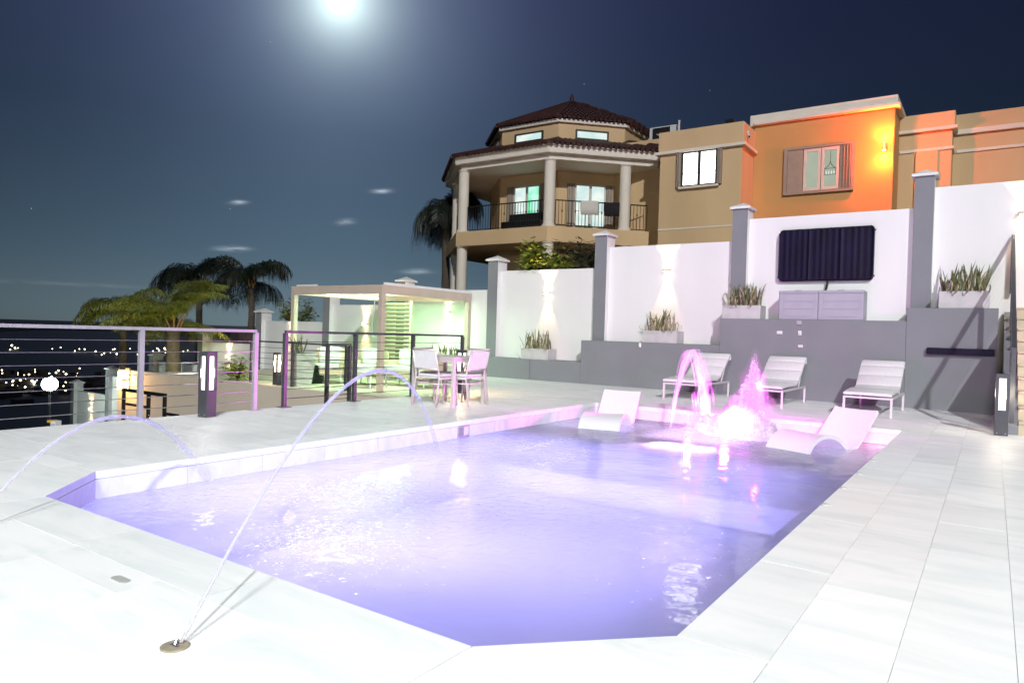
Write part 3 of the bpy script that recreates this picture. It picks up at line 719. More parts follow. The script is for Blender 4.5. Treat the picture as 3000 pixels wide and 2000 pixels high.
for x in (-16.0, -14.95, -14.31): MB().box((x - .03, 7.97, -2.6), (x + .03, 8.03, -.4605)).build('post', M_BLACK, hr)
MB().box((-15.9, 7.98, -.76), (-14.99, 8.02, -.71)).build('lower_rail', M_BLACK, hr)
MB().box((-14.28, 7.97, -.83), (-13.8, 8.03, -.78)).build('foot_rail', M_BLACK, hr)

# ---------------------------------------------------------------- dining table and chairs
def table(x0, y0, x1, y1):
    t = thing('dining_table', 'square metal outdoor dining table on the deck', 'table', ((x0 + x1) / 2, (y0 + y1) / 2, 0))
    hx, hy = (x1 - x0) / 2, (y1 - y0) / 2
    MB().box((-hx, -hy, .70), (hx, hy, .728)).build('table_top', M_CHAIRMETAL, t, bevel=.004)
    ap = MB().box((-hx + .05, -hy + .008, .645), (hx - .05, -hy + .03, .6995)).box((-hx + .05, hy - .03, .645), (hx - .05, hy - .008, .6995))
    ap.box((-hx + .008, -hy + .05, .645), (-hx + .03, hy - .05, .6995)).box((hx - .03, -hy + .05, .645), (hx - .008, hy - .05, .6995)).build('apron', M_CHAIRMETAL, t)
    for sx in (-1, 1):
        for sy in (-1, 1): MB().box((sx * hx - (.05 if sx > 0 else 0), sy * hy - (.05 if sy > 0 else 0), 0), (sx * hx + (.05 if sx < 0 else 0), sy * hy + (.05 if sy < 0 else 0), .6998)).build('leg', M_CHAIRMETAL, t, bevel=.003)
table(-7.24, 7.88, -6.42, 8.66)
def make_chair():                # faces +Y, back at -Y
    t = thing('dining_chair', '', 'chair', group='dining chairs round the table')
    w = .225
    for sx in (-1, 1):
        MB().tube([(sx * w, .22, 0), (sx * w, .20, .42)], .014, 8).build('leg', M_CHAIRMETAL, t, smooth=True)
        MB().tube([(sx * w, -.27, 0), (sx * w, -.205, .40), (sx * (w - .005), -.21, .50), (sx * (w - .015), -.30, .83)], .014, 8).build('back_leg', M_CHAIRMETAL, t, smooth=True)
        MB().tube([(sx * w, .21, .415), (sx * w, -.205, .405)], .014, 8).build('seat_rail', M_CHAIRMETAL, t, smooth=True)
        MB().tube([(sx * w, .21, .33), (sx * w, -.215, .33)], .009, 6).build('stretcher', M_CHAIRMETAL, t, smooth=True)
    MB().tube([(-w, .21, .415), (w, .21, .415)], .013, 8).build('front_rail', M_CHAIRMETAL, t, smooth=True)
    MB().tube([(-w, -.215, .33), (w, -.215, .33)], .010, 8).build('rear_stretcher', M_CHAIRMETAL, t, smooth=True)
    MB().box((-w + .02, -.19, .408), (w - .02, .20, .424)).build('seat', M_WEB, t, bevel=.006)
    cu = MB().box((-w + .015, -.18, .425), (w - .015, .21, .47)).build('cushion', M_CUSH, t, smooth=True, bevel=.02, seg=3)
    wb_ = MB()
    for k in range(18):             # vertical webbing straps
        x = -w + .025 + k * (2 * w - .05) / 17
        wb_.add([(x - .0095, -.226, .555), (x + .0095, -.226, .555), (x + .0095, -.294, .80), (x - .0095, -.294, .80), (x - .0095, -.231, .553), (x + .0095, -.231, .553), (x + .0095, -.299, .798), (x - .0095, -.299, .798)],
                [(0, 1, 2, 3), (7, 6, 5, 4), (0, 4, 5, 1), (1, 5, 6, 2), (2, 6, 7, 3), (3, 7, 4, 0)])
    wb_.build('back_webbing', M_WEB, t)
    MB().tube([(-w + .01, -.30, .825), (w - .01, -.30, .825)], .015, 8).build('top_rail', M_CHAIRMETAL, t, smooth=True)
    MB().tube([(-w + .01, -.225, .545), (w - .01, -.225, .545)], .012, 8).build('lower_back_rail', M_CHAIRMETAL, t, smooth=True)
    return t
ch = make_chair(); used = [False]
place(ch, used, (-6.80, 7.94, 0), 0, 'dining chair with its back to the pool, nearest the camera')
place(ch, used, (-6.58, 8.33, 0), R(90), 'pink-lit dining chair on the wall side of the table')
place(ch, used, (-6.80, 8.66, 0), R(180), 'dining chair on the far side of the table')
place(ch, used, (-7.12, 8.33, 0), R(-90), 'dining chair between the table and the railing')

# ---------------------------------------------------------------- chaise longues by the wall
def make_chaise():               # foot at -Y, head at +Y, origin centre of footprint
    t = thing('chaise_longue', '', 'chaise longue', group='chaise longues along the grey wall')
    w = .325
    for sx in (-1, 1):
        MB().box((sx * w - .016, -.86, .0), (sx * w + .016, -.828, .27)).build('leg', M_ALU, t)
        r_ = MB().box((sx * w - .016, .80, .0), (sx * w + .016, .832, .27)).build('leg', M_ALU, t)
        MB().tube([(sx * w - .012, .85, .04), (sx * w + .012, .85, .04)], .04, 12).build('wheel', M_BLACK, r_)
        MB().box((sx * w - .016, -.86, .2705), (sx * w + .016, .832, .30)).build('side_rail', M_ALU, t)
    MB().box((-w + .0165, -.86, .2706), (w - .0165, -.832, .299)).build('end_rail', M_ALU, t)
    prof = [(-.90, .335), (-.55, .350), (-.15, .352), (.12, .345), (.30, .40), (.50, .53), (.70, .68), (.90, .80)]
    def at(s_):
        n_ = len(prof) - 1; i = min(int(s_ * n_), n_ - 1); f = s_ * n_ - i; return (prof[i][0] + (prof[i + 1][0] - prof[i][0]) * f, prof[i][1] + (prof[i + 1][1] - prof[i][1]) * f)
    secs = [(0, .36), (.365, .555), (.56, .735), (.74, .885), (.888, 1.0)]
    for (s0, s1) in secs:           # channelled pads
        m = MB(); ns = 7
        for i in range(ns + 1):
            q = i / ns; y, z = at(s0 + (s1 - s0) * q); y2, z2 = at(min(1, s0 + (s1 - s0) * q + .01)); tx, tz = y2 - y, z2 - z
            if abs(tx) + abs(tz) < 1e-6: tx, tz = prof[-1][0] - prof[-2][0], prof[-1][1] - prof[-2][1]
            l = math.hypot(tx, tz); nx, nz = -tz / l, tx / l
            th = .030 + .018 * math.sin(math.pi * min(1, max(0, q))) ** .5
            for k, xx in enumerate((-w - .005, -w + .02, w - .02, w + .005)):
                e_ = .6 if k in (0, 3) else 1
                m.v.append((xx, y + nx * th * e_, z + nz * th * e_))
            for k, xx in enumerate((w + .005, w - .02, -w + .02, -w - .005)): m.v.append((xx, y - nx * .012, z - nz * .012))
        for i in range(ns):
            for k in range(8):
                a = i * 8; m.f.append((a + k, a + (k + 1) % 8, a + 8 + (k + 1) % 8, a + 8 + k)); m.mi.append(0)
        m.f += [tuple(range(7, -1, -1)), tuple(ns * 8 + k for k in range(8))]; m.mi += [0, 0]
        m.build('pad', M_CUSH, t, smooth='auto')
    for sx in (-1, 1):
        MB().tube([(sx * (w - .03), .45, .30), (sx * (w - .03), .72, .67)], .011, 6).build('back_strut', M_ALU, t)
    MB().box((-w, .905, .70), (w, .93, .80)).build('head_roll', M_CUSH, t, bevel=.01)
    return t
cz_ = make_chaise(); used = [False]
place(cz_, used, (-1.55, 12.70, 0), 0, 'pale chaise longue nearest the stairs')
place(cz_, used, (-3.14, 12.78, 0), 0, 'pale chaise longue in the middle, behind the fountain plume')
place(cz_, used, (-4.56, 12.86, 0), 0, 'pale chaise longue behind the arching water jet')

# ---------------------------------------------------------------- in-pool loungers
def make_lounger():              # foot at -Y, head at +Y
    t = thing('pool_lounger', '', 'pool lounger', group='white in-pool loungers')
    prof = [(-.75, -.13), (-.72, -.03), (-.62, .12), (-.46, .20), (-.26, .215), (-.06, .16), (.09, .065), (.22, .02), (.34, .07), (.48, .20), (.62, .335), (.76, .47)]
    # resample smooth (Catmull-Rom)
    P = [Vector(p) for p in prof]; pts = []
    for i in range(len(P) - 1):
        p0, p1, p2, p3 = P[max(i - 1, 0)], P[i], P[i + 1], P[min(i + 2, len(P) - 1)]
        for k in range(4):
            s_ = k / 4; pts.append(.5 * ((2 * p1) + (-p0 + p2) * s_ + (2 * p0 - 5 * p1 + 4 * p2 - p3) * s_ ** 2 + (-p0 + 3 * p1 - 3 * p2 + p3) * s_ ** 3))
    pts.append(P[-1]); m = MB(); w = .29; th = .045
    for i, p in enumerate(pts):
        d = (pts[min(i + 1, len(pts) - 1)] - pts[max(i - 1, 0)]).normalized(); n_ = Vector((-d.y, d.x))
        dish = .012
        for xx, o in ((-w, 0), (-w * .5, -dish), (0, -dish * 1.3), (w * .5, -dish), (w, 0)): m.v.append((xx, p.x + n_.x * o, p.y + n_.y * o))
        for xx in (w, 0, -w): m.v.append((xx, p.x - n_.x * th, p.y - n_.y * th))
    for i in range(len(pts) - 1):
        for k in range(8): m.f.append((i * 8 + k, i * 8 + (k + 1) % 8, i * 8 + 8 + (k + 1) % 8, i * 8 + 8 + k)); m.mi.append(0)
    m.f += [tuple(range(7, -1, -1)), tuple((len(pts) - 1) * 8 + k for k in range(8))]; m.mi += [0, 0]
    m.build('shell', M_PLASTIC, t, smooth='auto')
    MB().add([(-.2, .25, -.13), (.2, .25, -.13), (.2, .29, -.13), (-.2, .29, -.13), (-.2, .25, .03), (.2, .25, .03), (.2, .29, .03), (-.2, .29, .03)],
             [(0, 3, 2, 1), (4, 5, 6, 7), (0, 1, 5, 4), (1, 2, 6, 5), (2, 3, 7, 6), (3, 0, 4, 7)]).build('support_foot', M_PLASTIC, t)
    return t
lg = make_lounger(); used = [False]
place(lg, used, (-4.63, 9.36, -.215), R(13), 'white in-pool lounger at the far left corner of the shelf')
place(lg, used, (-1.74, 9.42, -.215), R(-22), 'white in-pool lounger at the right corner of the shelf')

# ---------------------------------------------------------------- water jets, fountain and their lights
M_JET = jet_mat('jet_water', (.93, .92, .97), .62, 3)
M_JETSOFT = jet_mat('jet_spray', (.90, .88, .97), .12, 3)
M_FOAM = jet_mat('foam', (.95, .93, .97), .85, 25)
M_STRAND = jet_mat('fountain_strand', (.95, .90, .97), .20, 60)
def deck_jet(s, d, rng, hgt, label, r0):
    s = Vector(s); d = Vector((d[0], d[1], 0)).normalized()
    t = thing('water_jet', label, 'water jet', s, group='arching deck jets')
    T = 1 + .5 * ((1 + .2 / hgt) ** .5 - 1)
    path = []; N = 46
    for i in range(N + 1):
        q = i / N * T; path.append(d * (rng * q) + Vector((0, 0, 4 * hgt * q * (1 - q))))
    path = [p for p in path if p.z > -.22]
    L = len(path)
    MB().tube(path[: int(L * .80)], [r0 * (1 + 2.4 * i / L) * (1 - max(0, (i / L - .50) / .31)) for i in range(int(L * .80))], 8).build('stream', M_JET, t, smooth=True)
    MB().tube(path[int(L * .30):], [r0 * (1.6 + 3.2 * (i / L)) * min(1, .3 + i / 8) for i in range(L - int(L * .30))], 8).build('spray', M_JETSOFT, t, smooth=True)
    dr = MB()
    for k in range(160):
        i = int(L * (.45 + .55 * rnd.random() ** .7)); i = min(i, L - 1); p = path[i] + Vector((rnd.gauss(0, 1), rnd.gauss(0, 1), rnd.gauss(0, 1))) * (.012 + .04 * (i / L) ** 2); r_ = rnd.uniform(.0015, .004)
        dr.add([p + Vector(v) * r_ for v in ((1, 0, 0), (-1, 0, 0), (0, 1, 0), (0, -1, 0), (0, 0, 1.6), (0, 0, -1.6))], [(0, 2, 4), (2, 1, 4), (1, 3, 4), (3, 0, 4), (2, 0, 5), (1, 2, 5), (3, 1, 5), (0, 3, 5)])
    tag(dr.build('droplets', M_FOAM, t), kind='stuff')
deck_jet((-2.25, 1.335, .012), (-2.74, 4.62), 4.85, .80, 'tall arching deck jet springing from the bronze nozzle', .0060)
deck_jet((-4.24, 1.36, .012), (-1.03, 1.92), 2.06, .46, 'low arching deck jet at the left edge of the picture', .0062)
def nozzle(x, y, label):
    t = thing('jet_nozzle', label, 'jet nozzle', (x, y, 0), group='round deck jet nozzles')
    MB().lathe([(.047, .001), (.047, .004), (.043, .006)], n=32).build('cover_plate', M_BRONZE, t)
    MB().box((-.020, -.008, .0062), (.020, .008, .0075)).build('slot', M_STEEL, t)
    MB().tube([(0, 0, .0063), (-.006, .010, .022)], .0075, 10).build('spout', M_STEEL, t)
nozzle(-2.26, 1.32, 'round bronze jet nozzle in the foreground deck')
nozzle(-4.24, 1.35, 'round bronze jet nozzle at the left picture edge')
pt = thing('deck_cover', 'small grey oblong cover plate set in the foreground deck', 'cover plate', (-3.03, 1.52, 0))
ov = [(.034 + .022 * math.cos(a), .022 * math.sin(a)) for a in [R(-90 + 18 * i) for i in range(11)]] + [(-.034 + .022 * math.cos(a), .022 * math.sin(a)) for a in [R(90 + 18 * i) for i in range(11)]]
MB().prism(ov, .001, .0045).build('plate', mat('grey_plate', (.42, .43, .40), .5, .06, 20), pt)
for y in (5.12, 5.81, 6.55, 7.38):
    lab = {5.12: 'nearest', 5.81: 'second nearest', 6.55: 'third', 7.38: 'farthest'}[y]
    t = thing('deck_stud', f'{lab} of four small white round studs on the right coping', 'stud', (-.90, y, 0), group='round studs on the right coping')
    MB().lathe([(.032, .0015), (.032, .005), (.026, .010), (.009, .013)], n=24).build('dome', M_CONC, t, smooth=True)
    MB().lathe([(.007, .0131), (.007, .0155)], n=12).build('cap', M_STEEL, t)
sk = thing('pool_skimmer', 'rectangular skimmer opening in the left pool wall', 'skimmer', (PX0, 6.79, -.125))
MB().box((-.002, -.11, -.065), (.014, .11, -.05)).box((-.002, -.11, .05), (.014, .11, .065)).box((-.002, -.11, -.05), (.014, -.095, .05)).box((-.002, .095, -.05), (.014, .11, .05)).build('frame', M_STEEL, sk)
MB().box((.0, -.095, -.05), (.0135, .0, .05)).build('flap', mat('skimmer_grey', (.30, .29, .27), .6), sk)
MB().box((.0, .0005, -.05), (.0132, .095, .05)).build('opening', mat('skimmer_white', (.7, .7, .68), .6), sk)

# arch jet at the back of the pool
MAG = (1.0, .035, .86)
aj = thing('arch_jet', 'magenta-lit arching water jet on the shelf beside the foam plume', 'water jet', (-3.82, 9.68, WZ))
p0, p1 = Vector((0, 0, 0)), Vector((.44, .38, 0))
path = []
for i in range(31):
    q = i / 30; path.append(p0.lerp(p1, q) + Vector((0, 0, 4 * 1.12 * q * (1 - q))))
MB().tube(path, [.010 + .016 * (i / 30) for i in range(31)], 10).build('stream', M_JET, aj, smooth=True)
stn = MB()
for k in range(230):
    off = Vector((rnd.gauss(0, .034), rnd.gauss(0, .034), 0)); q0 = rnd.uniform(.03, .75); q1 = min(1, q0 + rnd.uniform(.1, .4)); hh = 1.12 * rnd.uniform(.93, 1.03)
    pp = [p0.lerp(p1, q) + off * (.3 + 1.2 * q) + Vector((0, 0, 4 * hh * q * (1 - q))) for q in [q0 + (q1 - q0) * i / 7 for i in range(8)]]
    stn.tube([p for p in pp if p.z > -.02] if sum(p.z > -.02 for p in pp) > 2 else pp[:3], rnd.uniform(.002, .005), 4)
stn.build('strands', M_STRAND, aj)
fl = MB()
for k in range(110):
    p = p1 * rnd.uniform(.55, 1.02) + Vector((rnd.gauss(0, .03), rnd.gauss(0, .03), rnd.uniform(.0, .55))); fl.tube([p, p + Vector((.01, .01, -rnd.uniform(.1, .3)))], rnd.uniform(.0015, .003), 4)
fl.build('falling_drops', M_STRAND, aj)
# foaming plume
fp = thing('fountain_plume', 'foaming magenta-lit fountain plume in the middle of the shelf', 'fountain', (-2.62, 9.55, WZ))
stn = MB()
for k in range(620):
    a = rnd.uniform(0, 6.283); rad = rnd.random() ** .8 * .36; h = 1.16 * max(.12, (1 - rad / .42)) ** 1.1 * rnd.uniform(.7, 1.02); q1 = rnd.uniform(.5, 1.0)
    pp = []
    for i in range(9):
        q = q1 * i / 8; pp.append((math.cos(a) * rad * q + .02 * math.cos(a), math.sin(a) * rad * q + .02 * math.sin(a), max(-.01, 4 * h * q * (1 - q) * 1.0)))
    stn.tube(pp, [rnd.uniform(.0015, .0045) * (1.3 - .5 * i / 8) for i in range(9)], 4)
stn.build('strands', M_STRAND, fp)
def foam_heap(cx, cy, rx, ry, h, seed):
    m = MB(); NU, NV = 40, 14
    for j in range(NV + 1):
        ph = math.pi / 2 * j / NV
        for i in range(NU):
            th = 2 * math.pi * i / NU; x = math.cos(th) * math.cos(ph); y = math.sin(th) * math.cos(ph); z = math.sin(ph) ** 1.6
            n_ = 1 + .34 * mnoise.noise(Vector((x * 3 + seed, y * 3, z * 3))) + .26 * mnoise.noise(Vector((x * 9, y * 9 + seed, z * 9))) + .14 * mnoise.noise(Vector((x * 24, y * 24 + seed, z * 24)))
            m.v.append((cx + x * rx * n_, cy + y * ry * n_, max(-.01, z * h * n_)))
    for j in range(NV):
        for i in range(NU): m.f.append((j * NU + i, j * NU + (i + 1) % NU, (j + 1) * NU + (i + 1) % NU, (j + 1) * NU + i)); m.mi.append(0)
    return m
fm = foam_heap(-.12, 0, .38, .28, .46, 3); m2 = foam_heap(-.42, .02, .50, .26, .24, 8); fm.add(m2.v, m2.f); m2 = foam_heap(.08, -.02, .26, .24, .30, 12); fm.add(m2.v, m2.f)
fm.build('foam', M_FOAM, fp, smooth=True)
dr = MB()
for k in range(3400):
    a = rnd.uniform(0, 6.283); h = rnd.random(); r_ = abs(rnd.gauss(0, .25)) * (1.3 - h) + .02; p = Vector((math.cos(a) * r_ - .08 * (1 - h), math.sin(a) * r_, h * 1.1 * max(.06, 1 - r_ * 2.2))); s_ = rnd.uniform(.0015, .0055)
    dr.add([p + Vector(v) * s_ for v in ((1, 0, 0), (-1, 0, 0), (0, 1, 0), (0, -1, 0), (0, 0, 2.2), (0, 0, -2.2))], [(0, 2, 4), (2, 1, 4), (1, 3, 4), (3, 0, 4), (2, 0, 5), (1, 2, 5), (3, 1, 5), (0, 3, 5)])
tag(dr.build('droplets', M_FOAM, fp), kind='stuff')
def mist_mat(name, dens):
    m = bpy.data.materials.new(name); m.use_nodes = True; t = m.node_tree; t.nodes.clear(); o = t.nodes.new('ShaderNodeOutputMaterial'); v = t.nodes.new('ShaderNodeVolumePrincipled')
    v.inputs['Color'].default_value = (.97, .95, .98, 1); v.inputs['Density'].default_value = dens; v.inputs['Anisotropy'].default_value = .1; t.links.new(v.outputs[0], o.inputs['Volume']); return m
def mist_blob(prof, name, m, amp, seed):
    q = MB(); N_ = 28; pr = []
    for i in range(len(prof) - 1):
        for k in range(5): t_ = k / 5; pr.append((prof[i][0] + (prof[i + 1][0] - prof[i][0]) * t_, prof[i][1] + (prof[i + 1][1] - prof[i][1]) * t_))
    pr.append(prof[-1]); q.lathe(pr, n=N_)
    for i, v in enumerate(q.v):
        v = Vector(v); d_ = mnoise.noise(v * 5 + Vector((seed, 0, 0))) + .6 * mnoise.noise(v * 13 + Vector((0, seed, 0))); k = max(.25, 1 + amp * d_); q.v[i] = (v.x * k, v.y * k, v.z)
    return q.build(name, m, fp, smooth=True)
mist_blob([(.42, .004), (.46, .10), (.33, .36), (.20, .66), (.11, .95), (.03, 1.20)], 'glow_mist', mist_mat('glow_spray_mist', .42), .45, 2)  # spray volume added to carry the magenta halo round the plume
mist_blob([(.22, .006), (.24, .14), (.13, .42), (.075, .75), (.012, 1.13)], 'dense_mist', mist_mat('dense_spray_mist', 2.4), .55, 5)
# coloured lights of the water features, with unseen fills added beside them
lamp('fountain_light', 'POINT', (-2.85, 9.12, .03), 55, MAG, radius=.05)  # unseen fill added in front of the foam to brighten it
lamp('fountain_light', 'POINT', (-2.60, 9.62, .50), 120, MAG, radius=.04)
lamp('arch_jet_light', 'POINT', (-3.60, 9.80, .15), 60, MAG, radius=.04)
lamp('foam_fill_spot', 'SPOT', (-2.95, 8.95, .25), 320, (1.0, .14, .90), target=(-2.76, 9.55, -.10), radius=.05, spot=R(62), blend=.8)  # unseen spot added in front to brighten the foam
lamp('railing_fill_spot', 'SPOT', (-3.9, 9.5, .15), 420, MAG, target=(-7.9, 6.4, .55), radius=.05, spot=R(34), blend=.6)  # added magenta fill without a fixture, aimed at the railing posts
lamp('fountain_spot', 'SPOT', (-2.64, 9.40, -.15), 6000, MAG, target=(-2.63, 9.47, 1.0), radius=.04, spot=R(52), blend=.6)
lamp('fountain_spot', 'SPOT', (-2.60, 9.60, -.15), 10000, MAG, target=(-2.60, 9.58, 1.0), radius=.03, spot=R(70), blend=.5)
lamp('arch_jet_spot', 'SPOT', (-3.78, 9.62, -.17), 1100, (1.0, .07, .88), target=(-3.66, 9.82, .9), radius=.03, spot=R(60), blend=.5)
lamp('arch_jet_spot', 'SPOT', (-3.40, 9.86, -.17), 900, (1.0, .07, .88), target=(-3.42, 9.96, .9), radius=.03, spot=R(60), blend=.5)
# underwater pool lights and added fills
def pool_light(x, y, z, nrm, label, gm, power, col):
    t = thing('pool_light', label, 'pool light', (x, y, z), group='underwater pool lights'); nn = Vector(nrm)
    q = nn.to_track_quat('Z', 'Y'); t.rotation_mode = 'QUATERNION'; t.rotation_quaternion = q
    MB().lathe([(.085, .001), (.085, .010), (.07, .016)], n=24).build('ring', M_STEEL, t)
    MB().lathe([(.066, .0162), (.055, .024)], n=24).build('lens', gm, t)
    lq = lamp('pool_light_source', 'AREA', (0, 0, .06), power, col, size=.8, parent=t); lq.data.shape = 'DISK'; lq.rotation_euler = (R(180), 0, 0); lq.data.spread = R(85) if nrm[2] > .5 and nrm[1] < 0 else R(180)
VIO = (.42, .37, 1.0)
pool_light(-3.05, 8.215, -.41, (0, -1, .9), 'bright underwater light in the step below the shelf', G_POOLPINK, 30, (.95, .55, .95))
pool_light(-2.62, 3.05, FZ, (0, 0, 1), 'round light on the pool floor near the front', G_POOL, 4, VIO)
pool_light(PX0 + .006, 4.2, -.68, (1, 0, .0), 'added underwater fill light in the left pool wall near the front', G_POOL, 5, VIO)  # the wall lights are added to even out the water's glow
pool_light(PX0 + .006, 6.6, -.68, (1, 0, .0), 'added underwater fill light in the left pool wall below the skimmer', G_POOL, 5, VIO)
pool_light(-3.2, PY0 + .006, -.68, (0, 1, .0), 'added underwater fill light in the near pool wall', G_POOL, 5, VIO)
for x_, y_, p_ in ((-4.55, 3.4, 33), (-3.1, 3.1, 34), (-1.95, 3.6, 21), (-4.5, 5.1, 34), (-3.1, 5.0, 32), (-1.9, 5.4, 18), (-4.4, 6.7, 30), (-2.9, 6.7, 26), (-1.9, 6.9, 15)):
    lamp('floor_fill_light', 'AREA', (x_, y_, FZ + .03), p_ * 1.0, VIO, size=1.3).rotation_euler = (R(180), 0, 0)  # unseen fill panels added on the floor for an even glow
for x_, p_, c_ in ((-4.7, 6, (.74, .66, 1.0)), (-3.2, 15, (.85, .66, 1.0)), (-1.7, 3.5, (.80, .72, 1.0))):
    lamp('shelf_fill_light', 'AREA', (x_, 9.2, -.34), p_, c_, size=1.2).rotation_euler = (R(180), 0, 0)  # unseen fill added below the surface to brighten the shelf water
lamp('shelf_corner_light', 'POINT', (-1.12, 10.0, -.30), 5.0, (1.0, .22, .5), radius=.04)

# ---------------------------------------------------------------- pergola
pg = thing('pergola', 'slim pale metal pergola lit green inside with louvred roof', 'pergola', (0, 0, 0))
GX0, GX1, GY0, GY1, GZ = -14.25, -11.24, 11.2, 14.3, -.30
for (x, y) in ((GX1, GY0), (GX0, GY0), (GX1, GY1), (GX0, GY1)):
    p = MB().box((x - .06, y - .06, GZ + .01), (x + .06, y + .06, 1.889)).build('post', M_PERG, pg, bevel=.004)
    MB().box((x - .11, y - .11, GZ), (x + .11, y + .11, GZ + .01)).build('base_plate', M_PERG, p)
MB().box((GX0 - .061, GY0 - .061, 1.89), (GX1 + .061, GY0 + .061, 2.09)).build('beam', M_PERG, pg, bevel=.006)
MB().box((GX0 - .061, GY1 - .061, 1.89), (GX1 + .061, GY1 + .061, 2.09)).build('beam', M_PERG, pg, bevel=.006)
for x in (GX0, GX1): MB().box((x - .061, GY0 + .0615, 1.89), (x + .061, GY1 - .0615, 2.09)).build('beam', M_PERG, pg, bevel=.006)
MB().box((GX1 - .02, GY0 + .05, 2.0905), (GX1 + .05, GY1, 2.15)).build('roof_edge', M_WHITE, pg)
MB().box((GX0 + .1, GY0 - .03, 2.0905), (GX0 + .8, GY0 + .03, 2.13)).build('roof_edge', M_WHITE, pg)
for k in range(19):
    y = GY0 + .16 + k * (GY1 - GY0 - .3) / 18
    MB().obox(((GX0 + GX1) / 2, y, 2.06), ((GX1 - GX0) / 2 - .065, .075, .008), 0, R(28)).build('roof_louvre', M_ALU, pg)
for (a, b) in (((GX0 + .08, GY0 + .075, 1.95), (GX1 - .08, GY0 + .09, 1.97)), ((GX1 - .09, GY0 + .1, 1.95), (GX1 - .075, GY1 - .1, 1.97)), ((GX0 + .075, GY0 + .1, 1.95), (GX0 + .09, GY1 - .1, 1.97))):
    MB().box(a, b).build('led_strip', G_GREEN, pg)
lamp('pergola_light', 'AREA', ((GX0 + GX1) / 2, (GY0 + GY1) / 2, 1.93), 125, (.40, 1.0, .50), size=2.2, parent=None)
lamp('pergola_fill_light', 'AREA', ((GX0 + GX1) / 2, (GY0 + GY1) / 2, 1.72), 70, (1.0, .90, .62), size=1.6).rotation_euler = (R(180), 0, 0)  # unseen warm fill added to brighten the beams and louvres from below
MB().tube([(GX1 - .35, GY0 + .1, 1.86), (GX1 - .33, GY0 + .1, 1.75), (GX1 - .42, GY0 + .1, .95), (GX1 - .12, GY0 + .1, .84)], .012, 6).build('crank', M_ALU, pg)
lv = thing('louvre_screen', 'upright beige louvred screen at the back of the pergola', 'screen', (0, 0, 0))
for x in (-13.86, -12.84): MB().box((x - .03, 13.86, GZ), (x + .03, 13.92, 1.88)).build('frame_post', M_PERG, lv)
for k in range(18): MB().obox((-13.35, 13.89, -.12 + k * .112), (.478, .055, .007), 0, R(-38)).build('slat', M_PERG, lv)
# seating
def armchair(x, y, rz, label, w=.38):
    t = thing('armchair', label, 'armchair', (x, y, GZ), rz, 'pale lounge chairs under the pergola')
    MB().box((-w, -.36, .22), (w, .38, .36)).build('seat_base', M_WICKER, t, bevel=.02)
    MB().box((-w + .09, -.37, .361), (w - .09, .26, .50)).build('seat_cushion', M_FABRIC, t, smooth=True, bevel=.04, seg=3)
    MB().box((-w + .09, .20, .501), (w - .09, .345, .90)).build('back_cushion', M_FABRIC, t, smooth=True, bevel=.05, seg=3)
    for sx in (-1, 1): MB().box((sx * (w - .04) - .045, -.36, .361), (sx * (w - .04) + .045, .35, .62)).build('arm', M_WICKER, t, bevel=.02)
    MB().box((-w + .005, .35, .361), (w - .005, .40, .86)).build('back_panel', M_WICKER, t, bevel=.02)
    for sx in (-1, 1):
        for sy in (-1, 1): MB().tube([(sx * (w - .06), sy * .31, .219), (sx * (w - .03), sy * .34, 0)], [.024, .015], 8).build('leg', M_ALU, t)
armchair(-13.85, 12.0, R(42), 'pale lounge armchair at the left side of the pergola')
armchair(-12.98, 12.55, R(25), 'second lounge armchair right of the leftmost one under the pergola')
armchair(-11.95, 13.0, R(0), 'wide pale sofa in the green light behind the pergola front post', w=.75)
lt = thing('low_table', 'low pale table between the seats under the pergola', 'table', (-12.35, 11.95, GZ))
MB().box((-.35, -.3, .34), (.35, .3, .38)).build('table_top', M_ALU, lt, bevel=.006)
for sx in (-1, 1):
    for sy in (-1, 1): MB().tube([(sx * .28, sy * .23, .3395), (sx * .32, sy * .27, 0)], .02, 8).build('leg', M_ALU, lt)
# tall tapered planters and a clipped green cube
def tall_planter(x, y, z, w, h, label, plabel):
    t = thing('tall_planter', label, 'planter', (x, y, z)); MB().frust([(-w * .36, -w * .36), (w * .36, -w * .36), (w * .36, w * .36), (-w * .36, w * .36)], 0, [(-w / 2, -w / 2), (w / 2, -w / 2), (w / 2, w / 2), (-w / 2, w / 2)], h).build('pot', M_CONC, t, bevel=.008)
    MB().box((-w / 2 + .02, -w / 2 + .02, h), (w / 2 - .02, w / 2 - .02, h + .006)).build('soil', M_SOIL, t)
    s = thing('potted_plant', plabel, 'plant', (x, y, z + h + .006)); r_ = random.Random(int(x * 10))
    for k in range(16):
        o = bpy.data.objects.new('leaf', LEAFMESH[r_.choice((0, 2, 3, 5, 6))]); COL.objects.link(o); o.parent = s; o.location = (r_.uniform(-.1, .1), r_.uniform(-.1, .1), 0)
        o.rotation_euler = (r_.gauss(0, .45), r_.gauss(0, .45), r_.uniform(0, 6.28)); o.scale = (1.0, 1.0, r_.uniform(.7, 1.1))
tall_planter(-13.55, 10.82, -.30, .58, .78, 'tall tapered pale planter beyond the cable railing', 'arching leaves in the tall planter beyond the railing')
tp = thing('topiary_cube', 'dark green clipped hedge cube beside the armchair', 'hedge', (-13.95, 11.55, GZ)); mh = MB()
